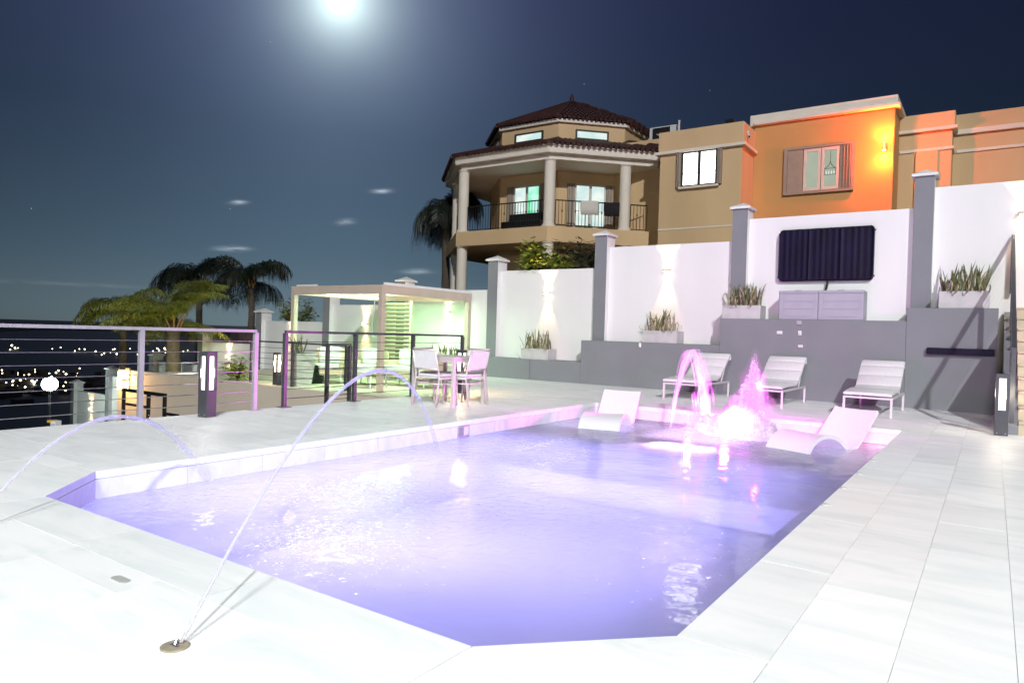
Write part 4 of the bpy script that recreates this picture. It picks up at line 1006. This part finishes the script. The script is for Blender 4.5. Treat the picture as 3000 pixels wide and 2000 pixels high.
for k in range(2600):
    ax = rnd.randrange(5); u, v = rnd.uniform(-.2, .2), rnd.uniform(-.2, .2)
    p = Vector([(u, -.2, v + .25), (u, .2, v + .25), (-.2, u, v + .25), (.2, u, v + .25), (u, v, .45)][ax]) ; d1 = Vector((rnd.gauss(0, 1), rnd.gauss(0, 1), rnd.gauss(0, 1))).normalized() * .022; d2 = Vector((rnd.gauss(0, 1), rnd.gauss(0, 1), rnd.gauss(0, 1))).normalized() * .014
    mh.add([p - d1, p + d2, p + d1, p - d2], [(0, 1, 2, 3)])
tag(mh.build('leaves', M_HEDGE, tp), kind='stuff'); MB().box((-.18, -.18, 0), (.18, .18, .43)).build('core', M_HEDGE, tp)

# ================================================================ HOUSE
hs = thing('house', 'two-storey ochre house with octagonal balcony tower and red tiled roof', 'house', (-8, 24, 1.4)); hs.location = (0, 0, 0)
OC = (-14.28, 24.5)
def octa(ap, c=OC):
    r_ = ap / math.cos(math.pi / 8); return [(c[0] + r_ * math.cos(R(-112.5 + 45 * k)), c[1] + r_ * math.sin(R(-112.5 + 45 * k))) for k in range(8)]
MB().prism(octa(4.7), 4.19, 4.71).build('balcony_slab', M_HOUSE, hs, bevel=.01)
tw = MB().prism(octa(3.0), 1.4, 8.84).build('tower_wall', M_HOUSE, hs)
MB().frust(octa(4.58), 6.96, octa(4.58), 7.13).build('eave_beam', M_CREAM, hs)
MB().prism(octa(4.80), 7.131, 7.36).build('fascia', M_CREAM, hs, bevel=.01)
MB().prism(octa(4.86), 7.3605, 7.40).build('gutter', M_CREAM, hs, bevel=.01)
def tiled_roof(name, a0, z0, a1, z1, parent, rows, apex=False):
    rf = MB().frust(octa(a0), z0, octa(a1), z1).build(name, M_ROOF, parent)
    o0, o1 = octa(a0), octa(a1); rb = MB()
    for k in range(8):
        if k in (2, 3, 4, 5): nr = 6
        else: nr = rows
        A, B, Cc, D = Vector((*o0[k], z0)), Vector((*o0[(k + 1) % 8], z0)), Vector((*o1[(k + 1) % 8], z1)), Vector((*o1[k], z1))
        n_ = (B - A).cross(D - A).normalized(); up_ = ((D + Cc) / 2 - (A + B) / 2); sl = up_.length
        e1 = (B - A).normalized(); L = (B - A).length; Lt = (Cc - D).length
        for i in range(nr):
            x = (i + .5) / nr * L; inset = abs(x - L / 2) - Lt / 2
            frac = 1 if inset <= 0 else 1 - inset / ((L - Lt) / 2)
            if frac < .04: continue
            base = A + e1 * x - up_ / sl * .05; nseg = max(1, int(frac * sl / .34))
            pts = []
            for j in range(nseg + 1): pts.append(base + up_ / sl * (frac * sl + .05) * j / nseg + n_ * .012)
            rr_ = []
            P2 = []
            for j in range(nseg):
                P2 += [pts[j], pts[j + 1] - (pts[j + 1] - pts[j]) * .02]; rr_ += [L / nr * .36, L / nr * .29]
            rb.tube(P2, rr_, 6)
    rb.build('barrel_tiles', M_ROOF, rf, smooth='auto')
    hp = MB()
    for k in range(8): hp.tube([Vector((*o0[k], z0 + .03)), Vector((*o1[k], z1 + .03))], .075, 6)
    hp.build('hip_tiles', M_ROOF, rf, smooth='auto'); return rf
tiled_roof('lower_roof', 4.92, 7.405, 2.95, 8.10, hs, 22)
MB().prism(octa(3.12), 8.68, 8.80).build('drum_cornice', M_CREAM, hs)
rf = tiled_roof('upper_roof', 3.22, 8.845, .10, 10.38, hs, 16)
MB().lathe([(.13, 10.33), (.10, 10.45), (.075, 10.55), (.09, 10.60), (.05, 10.72), (.01, 10.80)], (OC[0], OC[1], 0), 12).build('finial', M_ROOF, rf, smooth=True)
def column(x, y, z0, z1):
    c = MB().lathe([(.19, z0 + .10), (.19, z1 - .06)], (x, y, 0), 20).build('column', M_CREAM, hs, smooth='auto')
    MB().lathe([(.235, z0), (.235, z0 + .06), (.20, z0 + .10)], (x, y, 0), 20).build('column_base', M_CREAM, c)
    MB().lathe([(.20, z1 - .06), (.235, z1 - .02), (.235, z1)], (x, y, 0), 20).build('column_capital', M_CREAM, c)
oc47 = octa(4.45)
COLS = [oc47[0], oc47[1], tuple(Vector(oc47[1]).lerp(Vector(oc47[2]), .72)), tuple(Vector(oc47[0]).lerp(Vector(oc47[7]), .60))]
for (x, y) in COLS: column(x, y, 4.711, 6.959); column(x, y, 1.4, 4.189)
def baluster_rail(a, b, z0, h, name='balcony_railing'):
    a = Vector(a); b = Vector(b); d = b - a; L = d.length; e1 = d / L; a = a + e1 * .22; b = b - e1 * .22; L = (b - a).length
    r_ = MB().tube([(a.x, a.y, z0 + h), (b.x, b.y, z0 + h)], .022, 6).tube([(a.x, a.y, z0 + .08), (b.x, b.y, z0 + .08)], .015, 6).build(name, M_BLACK, hs)
    m = MB(); nb = int(L / .115)
    for i in range(nb + 1):
        p = a + (b - a) * (i / nb); m.tube([(p.x, p.y, z0 + .01 if i % 9 == 0 else z0 + .08), (p.x, p.y, z0 + h)], .009 if i % 9 else .016, 4)
        if i % 4 == 2: m.lathe([(.009, h * .55 + z0), (.028, h * .62 + z0), (.009, h * .69 + z0)], (p.x, p.y, 0), 6)
    m.build('balusters', M_BLACK, r_)
baluster_rail(COLS[0], COLS[1], 4.711, .92); baluster_rail(COLS[1], COLS[2], 4.711, .92); baluster_rail(COLS[3], COLS[0], 4.711, .92); baluster_rail(COLS[2], oc47[2], 4.711, .92)
# windows on a plane: origin o, direction e (unit along wall), outward normal n
def window(o, e, n_, w, h, glass, frame, mull=1, shutters=None, sill=True, sw=.25, deep=0.0):
    o = Vector(o); e = Vector(e); n_ = Vector(n_); z = Vector((0, 0, 1))
    def bx(m, u0, u1, v0, v1, d0, d1):
        vs = [o + e * u + n_ * d + z * v for v in (v0, v1) for d in (d0, d1) for u in (u0, u1)]
        m.add(vs, [(0, 1, 3, 2), (4, 6, 7, 5), (0, 4, 5, 1), (1, 5, 7, 3), (3, 7, 6, 2), (2, 6, 4, 0)]); return m
    f = MB(); t_ = .055
    bx(f, -w / 2 - t_, w / 2 + t_, h, h + t_, .001, .07); bx(f, -w / 2 - t_, w / 2 + t_, -t_, 0, .001, .07)
    bx(f, -w / 2 - t_, -w / 2, 0, h, .001, .07); bx(f, w / 2, w / 2 + t_, 0, h, .001, .07)
    for k in range(mull):
        u = -w / 2 + w * (k + 1) / (mull + 1); bx(f, u - .045, u + .045, 0, h, .001, .065)
    wdw = f.build('window', frame, hs)
    for k in range(mull + 1):
        u0 = -w / 2 + w * k / (mull + 1) + (.045 if k else 0); u1 = -w / 2 + w * (k + 1) / (mull + 1) - (.045 if k < mull else 0)
        bx(MB(), u0, u1, 0, h, .002, .02).build('pane', glass if not isinstance(glass, list) else glass[k % len(glass)], wdw)
    if mull and h > .8: bx(MB(), -w / 2, w / 2, h * .36, h * .36 + .018, .0205, .045).build('glazing_bar', frame, wdw)
    if sill: bx(MB(), -w / 2 - .12, w / 2 + .12, -t_ - .06, -t_ - .001, .001, .13).build('sill', M_CREAM, wdw)
    if shutters:
        for s_ in (-1, 1):
            sh = MB(); u = s_ * (w / 2 + t_ + .01)
            for k in range(5):          # folded accordion shutters
                u0 = u + s_ * sw * k / 5; u1 = u + s_ * sw * (k + .86) / 5; bx(sh, min(u0, u1), max(u0, u1), -t_, h + t_, .002, .10 + .03 * (k % 2))
            sh.build('shutter', M_SHUT, wdw)
    return wdw
oc3 = octa(3.0)
def face(k):
    a, b = Vector(oc3[k]), Vector(oc3[(k + 1) % 8]); e = (b - a).normalized(); return (a + b) / 2, e, Vector((e.y, -e.x))
for k, g_, wd in ((0, [G_WIN, G_WINCYAN], 1.05), (1, G_WIN, 1.05)):
    c, e, nn = face(k); window((c.x, c.y, 5.05), (e.x, e.y, 0), (nn.x, nn.y, 0), wd, 1.42, g_, M_WFRAME, 1, True, sw=.28)
for k in (0, 1, 7):
    c, e, nn = face(k); window((c.x, c.y, 8.18), (e.x, e.y, 0), (nn.x, nn.y, 0), 1.12, .24, G_WIN, M_DKFRAME, 0, None, False)
c, e, nn = face(1); window((c.x, c.y, 2.0), (e.x, e.y, 0), (nn.x, nn.y, 0), 1.1, 1.3, mat('dark_pane', (.02, .02, .025), .1), M_WFRAME, 1)
c, e, nn = face(0); window((c.x, c.y, 2.0), (e.x, e.y, 0), (nn.x, nn.y, 0), 1.1, 1.3, MATS['dark_pane'], M_WFRAME, 1)
# wing: link wall, bay, tall block, two lower blocks
def block(name, x0, x1, y0, y1, z1, mat_=M_HOUSE, z0=1.4): return MB().box((x0, y0, z0), (x1, y1, z1)).build(name, mat_, hs, bevel=.01)
def band(parent, x0, x1, y0, y1, z0, z1, pr, m=M_CREAM): return MB().box((x0 - pr, y0 - pr, z0), (x1 + pr, y1, z1)).build('cornice', m, parent, bevel=.015)
b = block('link_wall', -11.6, -8.9, 23.0, 28, 8.05); band(b, -11.5, -8.98, 23.0, 23.5, 7.30, 7.40, .05); band(b, -11.5, -8.98, 23.0, 23.5, 4.72, 4.78, .02)
b = block('bay_wall', -8.92, -6.34, 21.0, 27, 7.0); MB().box((-8.97, 20.95, 6.98), (-6.29, 27, 7.60)).build('parapet', M_HOUSE, b, bevel=.01); band(b, -8.92, -6.34, 21.0, 27, 6.88, 6.975, .13)
band(b, -8.92, -6.34, 21.0, 22, 4.50, 4.55, .018)
window((-7.62, 21.0, 5.86), (1, 0, 0), (0, -1, 0), 1.02, .98, G_WINBR, M_DKFRAME, 1, True, sw=.14)
b = block('tall_block_wall', -6.34, -2.47, 22.2, 29, 7.75, mat('orange_ochre_paint', (.60, .33, .12), .8, .07, .7, .08, 40))
MB().box((-6.46, 22.12, 7.7505), (-2.40, 29, 8.09)).build('parapet', M_CREAM, b, bevel=.02); MB().box((-6.34, 22.05, 7.755), (-2.33, 29, 7.86)).build('cornice', M_CREAM, b, bevel=.03)
b = block('low_block_wall', -2.47, -1.14, 23.4, 29, 7.36); MB().box((-2.465, 23.33, 7.3605), (-1.08, 29, 7.78)).build('parapet', M_HOUSE, b, bevel=.01); band(b, -2.4, -1.14, 23.4, 29, 7.26, 7.358, .12); band(b, -2.4, -1.14, 23.4, 29, 6.70, 6.79, .05)
MB().box((-2.03, 23.32, 1.4), (-1.47, 23.399, 6.69)).build('pilaster', M_HOUSE, b, bevel=.01)
b = block('end_block_wall', -1.14, 7.5, 24.0, 29, 7.28); MB().box((-1.135, 23.93, 7.2805), (7.6, 29, 7.80)).build('parapet', M_HOUSE, b, bevel=.01); band(b, -1.0, 7.5, 24.0, 29, 7.22, 7.36, .11); band(b, -1.0, 7.5, 24.0, 29, 6.70, 6.79, .05)
MB().tube([(-9.45, 22.2, 7.30), (-9.3, 22.6, 7.05), (-9.25, 22.93, 6.8), (-9.25, 22.95, 1.4)], .035, 8).build('rain_pipe', M_CREAM, hs, smooth=True)
MB().tube(bezier((-9.5, 22.0, 7.9), (-9.05, 22.2, 7.7), (-9.35, 22.3, 6.9), 10), .012, 6).build('cable', M_CREAM, hs, smooth=True)
# shuttered window of the tall block with a lit room and chandelier behind
wd = MB(); y_ = 22.2
w1 = MB().box((-5.40, y_ - .10, 5.52), (-3.45, y_ - .001, 5.60)).box((-5.40, y_ - .10, 6.86), (-3.45, y_ - .001, 6.93)).box((-5.40, y_ - .10, 5.6005), (-5.30, y_ - .001, 6.8595)).box((-3.53, y_ - .10, 5.6005), (-3.45, y_ - .001, 6.8595)).build('window', M_SHUT, hs)
for x0, x1 in ((-5.295, -4.86), (-3.84, -3.78)): MB().box((x0, y_ - .07, 5.605), (x1, y_ - .002, 6.855)).build('shutter_panel', M_SHUT, w1, bevel=.006)
for k in range(6): MB().box((-3.775 + k * .04, y_ - .06 - .05 * (k % 2), 5.605), (-3.742 + k * .04, y_ - .002, 6.855)).build('folded_shutter', M_SHUT, w1)
for x0, x1 in ((-4.84, -4.36), (-4.34, -3.86)):
    m = MB().box((x0, y_ - .06, 5.61), (x0 + .07, y_ - .003, 6.85)).box((x1 - .07, y_ - .06, 5.61), (x1, y_ - .003, 6.85)).box((x0 + .0705, y_ - .06, 5.61), (x1 - .0705, y_ - .003, 5.69)).box((x0 + .0705, y_ - .06, 6.76), (x1 - .0705, y_ - .003, 6.85))
    m.build('sash', M_WFRAME, w1); MB().box((x0 + .0706, y_ - .014, 5.6905), (x1 - .0706, y_ - .004, 6.7595)).build('pane', G_WINDIM, w1)
chd = thing('chandelier', 'small dark chandelier seen through the window of the orange facade', 'chandelier', (-4.10, y_ - .036, 6.02))
m = MB().tube([(0, 0, .40), (0, 0, .72)], .006, 6)
for s_ in (-1, 1): m.tube(bezier((0, 0, .40), (s_ * .03, 0, .26), (s_ * .15, 0, .20), 8), .008, 6).tube([(s_ * .15, 0, .20), (s_ * .15, 0, .02)], .006, 6)
m.tube([(-.15, 0, .20), (.15, 0, .20)], .007, 6).tube([(-.15, 0, .02), (.15, 0, .02)], .007, 6).build('frame', M_BLACK, chd)
for k in range(4): MB().tube([(-.105 + k * .07, .002, .03), (-.105 + k * .07, .002, .12)], .012, 6).build('candle', G_WIN, chd)
# facade lamp, cameras, ac unit, vent pipe
fl_ = thing('facade_lamp', 'glowing orange wall lamp at the corner of the tall facade', 'wall lamp', (-2.70, 22.2, 6.66))
MB().tube([(0, -.10, -.10), (0, -.10, .10)], .055, 16).build('body', M_BRONZE, fl_); MB().box((-.03, -.06, -.03), (.03, -.0008, .03)).build('bracket', M_BRONZE, fl_)
MB().lathe([(.045, .1005), (.04, .108)], (0, -.10, 0), 16).build('upper_lens', G_ORANGE, fl_); MB().lathe([(.04, -.108), (.045, -.1005)], (0, -.10, 0), 16).build('lower_lens', G_ORANGE, fl_)
for s_ in (1, -1): lamp('facade_lamp_light', 'SPOT', (0, -.13, s_ * .13), 520, (1.0, .085, .01), radius=.05, spot=R(150), blend=.9, parent=fl_).rotation_euler = (R(180 if s_ > 0 else 0), 0, 0)
lamp('facade_lamp_glow', 'POINT', (0, -.55, 0), 270, (1.0, .09, .012), radius=.06, parent=fl_)
ac = thing('air_conditioner', 'white air conditioning unit on the flat roof beside the tower', 'air conditioner', (-9.95, 23.6, 8.051))
MB().box((-.52, 0, .05), (.48, .38, .60)).build('case', M_AC, ac, bevel=.01); MB().box((-.40, -.012, .09), (.26, -.001, .56)).build('fan_grille', M_BLACK, ac)
for s_ in (-.4, .36): MB().box((s_ - .04, 0, 0), (s_ + .04, .38, .0495)).build('foot', M_BLACK, ac)
vp = thing('vent_pipe', 'thin white pipe standing on the roof beside the air conditioner', 'pipe', (-9.28, 23.4, 8.051)); MB().tube([(0, 0, 0), (0, 0, .62)], .035, 10).build('pipe', M_AC, vp)
MB().tube([(0, 0, .6205), (0, 0, .65)], .045, 10).build('cap', M_AC, vp)
sp = thing('roof_floodlight', 'small dark flood lamp on the parapet of the bay', 'flood lamp', (-6.82, 21.3, 7.601)); MB().tube([(0, 0, 0), (0, 0, .10)], .02, 8).build('stem', M_BLACK, sp); MB().obox((0, 0, .16), (.13, .05, .06), 0, R(20)).build('head', M_BLACK, sp)
cmz = thing('security_camera', 'small camera under the cornice corner of the bay', 'camera', (-6.288, 21.3, 7.35)); MB().box((.0, -.03, -.04), (.06, .03, .04)).build('mount', M_AC, cmz); MB().tube([(.03, 0, -.04), (.06, -.02, -.14), (.10, -.12, -.17)], [.02, .03, .04], 10).build('body', M_AC, cmz); MB().tube([(.10, -.12, -.17), (.103, -.13, -.172)], .03, 10).build('lens', M_BLACK, cmz)
# things on the balcony
def towel(x, y, rz, w, label, m):
    t = thing('towel', label, 'towel', (x, y, 5.654), rz, 'towels on the balcony railing'); q = MB(); N = 14; secs = [(-.03, -.46), (-.032, -.25), (-.034, -.06), (-.024, .0), (.0, .018), (.024, .0), (.034, -.06), (.032, -.3)]
    for i in range(N + 1):
        u = -w / 2 + w * i / N
        for (d, z) in secs: q.v.append((u, d + .010 * math.sin(u * 30) * (-z), z + .01 * math.sin(u * 9)))
    ns = len(secs)
    for i in range(N):
        for k in range(ns - 1): q.f.append((i * ns + k, (i + 1) * ns + k, (i + 1) * ns + k + 1, i * ns + k + 1)); q.mi.append(0)
    o = q.build('cloth', m, t, smooth=True); md = o.modifiers.new('thickness', 'SOLIDIFY'); md.thickness = .012
cv = Vector(COLS[1]); dv = (Vector(COLS[2]) - cv).normalized(); lr = (Vector(COLS[2]) - cv).length
for fr, w_, lb, m in ((.53, .62, 'white towel hung over the balcony railing', M_WHTOWEL), (.84, .62, 'black towel hung over the balcony railing near the column', M_BKTOWEL)):
    p = cv + dv * lr * fr; towel(p.x, p.y, math.atan2(dv.y, dv.x), w_, lb, m)
bn = thing('balcony_bench', 'dark wicker bench behind the balcony railing', 'bench', (-14.0, 20.95, 4.711))
MB().box((-.85, -.3, .18), (.85, .3, .40)).build('seat', M_BLACK, bn, bevel=.02); MB().box((-.85, .22, .401), (.85, .32, .75)).build('backrest', M_BLACK, bn, bevel=.02)
for sx in (-1, 1):
    for sy in (-1, 1): MB().box((sx * .78 - .03, sy * .25 - .03, 0), (sx * .78 + .03, sy * .25 + .03, .1795)).build('leg', M_BLACK, bn)

# ================================================================ VEGETATION
def frond_mesh(L, th0, bend, nl, ll, mat_, seed, hang=.8):
    r_ = random.Random(seed); m = MB(); N = 18; p = Vector((0, 0, 0)); pts = [p.copy()]
    for i in range(N):                         # rachis rises, then bows over under its own weight
        th = R(max(-84, th0 - bend * ((i + .5) / N) ** 1.25)); p = p + Vector((.0, math.cos(th), math.sin(th))) * (L / N); pts.append(p.copy())
    m.tube(pts, [.022 * (1 - .85 * i / N) + .003 for i in range(N + 1)], 4)
    for s_ in (-1, 1):
        for k in range(nl):
            t = .10 + .90 * (k + r_.random() * .6) / nl; i = min(int(t * N), N - 1); f = min(1, t * N - i); q = pts[i].lerp(pts[i + 1], f); d = (pts[i + 1] - pts[i]).normalized()
            l = ll * (math.sin(math.pi * (.16 + .80 * min(1, t))) ** .7) * r_.uniform(.75, 1.15)
            up_ = d.cross(Vector((s_, 0, 0))); up_ = up_ if up_.z > 0 else -up_
            out = (Vector((s_, 0, 0)) * .75 + d * .45 + up_ * r_.uniform(0, .35)).normalized(); dn = Vector((0, 0, -1))
            h_ = hang * r_.uniform(.7, 1.25); mid = q + out * l * .45 + dn * l * .10 * h_; m2 = q + out * l * .66 + dn * l * .38 * h_; tip = q + out * l * .72 + dn * l * .80 * h_; wv = d * (.011 + .006 * r_.random())
            m.add([q - wv * .5, q + wv * .5, mid + wv, m2 + wv * .8, tip, m2 - wv * .8, mid - wv], [(0, 1, 2, 6), (6, 2, 3, 5), (5, 3, 4)])
    me = bpy.data.meshes.new('frond'); me.from_pydata(m.v, [], m.f); me.materials.append(mat_); return me
def palm(x, y, z0, h, nf, L, label, mat_, seed, trunk_r=.13, ll=.55, nl=56, th=(-10, 86), bend=115, hang=.8):
    r_ = random.Random(seed); t = thing('palm_tree', label, 'palm tree', (x, y, z0), group='palm trees')
    path = [(.05 * math.sin(q * 5), 0, h * q) for q in [i / 14 for i in range(15)]]; MB().tube(path, [trunk_r * (1.25 - .4 * i / 14 + .07 * (i % 2)) for i in range(15)], 10).build('trunk', M_TRUNK, t, smooth=True)
    for k in range(9):                         # old leaf bases
        a = k * 2.4; MB().tube([(math.cos(a) * trunk_r * .7, math.sin(a) * trunk_r * .7, h - .28 + .02 * k), (math.cos(a) * (trunk_r + .08), math.sin(a) * (trunk_r + .08), h + .05 + .02 * k), (math.cos(a) * (trunk_r + .22), math.sin(a) * (trunk_r + .22), h + .30)], [.035, .025, .008], 5).build('leaf_base', M_LEAFBASE, t)
    nv = 8; ms = []
    for k in range(nv):
        q = (k + .5) / nv; t0 = th[0] + (th[1] - th[0]) * q; ms.append(frond_mesh(L * (1.0 - .12 * abs(q - .5)), t0, bend * (.65 + .55 * q) * r_.uniform(.85, 1.15), nl, ll, mat_, seed * 31 + k, hang))
    for k in range(nf):
        o = bpy.data.objects.new('frond', ms[(k * 3) % nv]); COL.objects.link(o); o.parent = t; o.location = (0, 0, h - .05 + .02 * ((k * 3) % nv)); o.rotation_euler = (0, 0, k * 2.39996 + r_.uniform(-.25, .25)); s_ = r_.uniform(.85, 1.12); o.scale = (s_, s_, s_)
M_LEAFBASE = mat('orange_leaf_base', (.30, .17, .07), .7, .3, 8)
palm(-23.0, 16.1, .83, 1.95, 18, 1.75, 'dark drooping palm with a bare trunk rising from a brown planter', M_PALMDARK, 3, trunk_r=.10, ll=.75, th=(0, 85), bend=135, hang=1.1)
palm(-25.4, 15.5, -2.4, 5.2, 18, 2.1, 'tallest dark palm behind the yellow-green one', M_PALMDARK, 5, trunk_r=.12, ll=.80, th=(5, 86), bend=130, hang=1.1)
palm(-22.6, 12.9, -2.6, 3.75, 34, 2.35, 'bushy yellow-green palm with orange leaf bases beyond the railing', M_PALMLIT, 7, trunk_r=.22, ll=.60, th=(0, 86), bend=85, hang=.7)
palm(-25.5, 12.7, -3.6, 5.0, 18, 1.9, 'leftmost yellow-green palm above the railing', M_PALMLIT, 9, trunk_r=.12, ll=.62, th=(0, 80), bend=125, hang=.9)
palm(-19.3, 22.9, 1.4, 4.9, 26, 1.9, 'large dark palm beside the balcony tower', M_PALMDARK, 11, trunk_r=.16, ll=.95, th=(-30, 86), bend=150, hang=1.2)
lamp('garden_uplight', 'SPOT', (-20.6, 11.6, -1.6), 300, (1.0, .95, .42), target=(-23.2, 13.0, 1.8), radius=.08, spot=R(95), blend=.7)
pp_ = thing('palm_planter', 'brown square planter at the foot of the dark palm', 'planter', (-23.0, 16.1, .2)); MB().box((-.55, -.5, 0), (.55, .5, .62)).build('pot', mat('brown_planter', (.10, .07, .06), .8, .2, 6), pp_, bevel=.02)
MB().box((-.5, -.45, .62), (.5, .45, .63)).build('soil', M_SOIL, pp_)
def bush(x, y, z, rx, ry, h, nleaf, label, mats_, seed, ll=.16, ztop=None):
    r_ = random.Random(seed); t = thing('leafy_bush', label, 'bush', (x, y, z)); br = MB(); lv_ = [MB() for _ in mats_]
    for k in range(16):
        a = r_.uniform(0, 6.28); q = r_.uniform(.35, 1); tip = Vector((math.cos(a) * rx * q, math.sin(a) * ry * q, h * r_.uniform(.5, 1))); br.tube(bezier((0, 0, 0), (tip.x * .3, tip.y * .3, h * .6), tip, 6), [.03 * (1 - .8 * i / 6) for i in range(7)], 5)
        for j in range(nleaf // 16):
            p = tip * r_.uniform(.55, 1.05) + Vector((r_.gauss(0, .12), r_.gauss(0, .12), r_.gauss(0, .10))); a2 = r_.uniform(0, 6.28); l = ll * r_.uniform(.6, 1.2)
            if ztop and p.y + y < 14.98 and p.z + z < ztop + .10: continue
            d = Vector((math.cos(a2), math.sin(a2), r_.uniform(-.5, .35))).normalized(); s_ = d.cross(Vector((0, 0, 1))).normalized() * l * .2; nn = Vector((0, 0, l * .06))
            lv_[r_.randrange(len(mats_))].add([p, p + d * l * .5 + s_ - nn, p + d * l, p + d * l * .5 - s_ - nn, p + d * l * .5], [(0, 1, 4), (1, 2, 4), (2, 3, 4), (3, 0, 4)])
    br.build('branches', M_TRUNK, t, smooth=True)
    for m, mm in zip(lv_, mats_): tag(m.build('foliage', mm, t), kind='stuff')
bush(-9.40, 14.98, 2.0, .75, .42, 1.35, 1300, 'yellow-green leafy bush lit above the wall sconce', [M_BUSH, M_BUSH], 2, .26, 2.69)
bush(-8.5, 15.4, 1.9, .95, .4, 1.75, 900, 'grey-green leafy shrub behind the white wall below the balcony', [M_BUSHDARK], 4, .22)
bush(-18.95, 15.0, .6, .85, .42, 1.35, 1300, 'small round leafy bush above the wall left of the pergola', [M_BUSH, M_BUSHDARK], 6, .20, 1.27)
bush(-14.6, 16.2, 1.4, .8, .5, .9, 420, 'low dark red-leaved shrub in front of the tower ground floor', [mat('red_leaf', (.10, .045, .035), .5, .4, 6)], 8, .14)
bush(-15.6, 10.6, -.3, .4, .2, .55, 300, 'low grassy plant at the terrace edge beyond the railing', [M_BUSH], 9, .22)

# ================================================================ LOWER LEFT: lamps, boxes, town lights
ol = thing('wall_lantern', 'glaring orange lantern on the tan wall below the deck', 'wall lamp', (-19.95, 10.1, -.52))
MB().box((-.10, -.05, -.32), (.10, -.0008, .32)).build('back_plate', M_BRONZE, ol, bevel=.01)
MB().tube([(0, -.16, .03), (0, -.16, .24)], .12, 16).build('upper_glass', G_ORANGE, ol); MB().tube([(0, -.16, -.26), (0, -.16, -.03)], .13, 16).build('lower_glass', G_ORANGE, ol)
MB().tube([(0, -.16, -.029), (0, -.16, .029)], .135, 16).build('collar', M_BRONZE, ol)
lamp('lantern_light', 'POINT', (0, -.45, 0), 55, (1.0, .56, .18), radius=.1, parent=ol)
slp = thing('street_lamp', 'glaring white street lamp in the dark below the deck', 'street lamp', (-29.9, 12.15, -5.2)); SZ = 3.8
MB().tube([(0, 0, 0), (0, 0, SZ - .28)], [.06, .045], 10).build('pole', M_DARKMETAL, slp)
sph = MB().lathe([(.27 * math.sin(math.pi * i / 12) + .001, SZ - .27 * math.cos(math.pi * i / 12)) for i in range(13)], n=20); sph.build('globe', G_STREET, slp, smooth=True)
MB().lathe([(.10, SZ - .30), (.12, SZ - .255)], n=16).build('collar', M_DARKMETAL, slp)
lamp('street_lamp_light', 'POINT', (0, 0, SZ + .0), 420, (.80, 1.0, .90), radius=.3, parent=slp).data.shadow_soft_size = .3
def ubox(x, label, m):
    t = thing('utility_box', label, 'utility box', (x, 5.45, -1.6), R(20), 'small utility boxes below the deck edge'); MB().box((-.055, -.06, .0), (.055, .06, .97)).build('case', m, t, bevel=.006)
    MB().box((-.045, -.066, .80), (.045, -.0605, .93)).build('window', M_BLACK if m is M_YELLOW else M_CONC, t)
    MB().box((-.035, -.066, .62), (.035, -.0605, .72)).build('label_plate', M_CONC if m is M_YELLOW else M_BLACK, t)
ubox(-13.28, 'yellow utility box below the deck edge at left', M_YELLOW); ubox(-13.15, 'white utility box beside the yellow one at left', M_PLASTIC)
# the town below: uncountable small lights over dark houses
def town(name, lst, m, r0, r1, label, col2=None):
    q = MB()
    for (x, y, z) in lst:
        r_ = rnd.uniform(r0, r1)
        for dz in (0,):
            q.add([(x + r_ * a, y + r_ * b_, z + r_ * c_) for a, b_, c_ in ((1, 0, 0), (-1, 0, 0), (0, 1, 0), (0, -1, 0), (0, 0, 1), (0, 0, -1))], [(0, 2, 4), (2, 1, 4), (1, 3, 4), (3, 0, 4), (2, 0, 5), (1, 2, 5), (3, 1, 5), (0, 3, 5)])
    return tag(q.build(name, m), label, 'town lights', kind='stuff')
def pts_(nc, d0, d1, per, spread):
    out = []
    for c_ in range(nc):
        a = R(rnd.uniform(56, 73)); D = rnd.uniform(d0, d1); cx, cy = -math.sin(a) * D, math.cos(a) * D
        for k in range(rnd.randint(1, per)): out.append((cx + rnd.gauss(0, spread), cy + rnd.gauss(0, spread), -66 + rnd.uniform(2, 9)))
    return out
town('town_lights', pts_(22, 700, 1020, 7, 16), glow('town_warm', (1.0, .74, .36), 9, (1.0, .88, .62), .05), .4, 1.3, 'warm scattered street lights of the town below')
town('town_lights', pts_(9, 700, 980, 4, 12), glow('town_white', (.95, 1.0, 1.0), 14), .6, 1.6, 'white lights among the warm lights of the town below')
town('coast_lights', pts_(12, 1500, 1850, 5, 22), glow('coast_warm', (1.0, .86, .58), 8), .8, 2.2, 'far lights strung along the coast near the horizon')
hm = MB()
for (x, y, z) in pts_(60, 650, 1050, 4, 22):
    w_ = rnd.uniform(5, 12); hm.box((x - w_ / 2, y - w_ / 2, -66), (x + w_ / 2, y + w_ / 2, -66 + rnd.uniform(3, 7)))
tag(hm.build('town_houses', mat('far_houses', (.22, .19, .15), .9, .3, .05)), 'low dim houses of the town below', 'houses', kind='stuff')
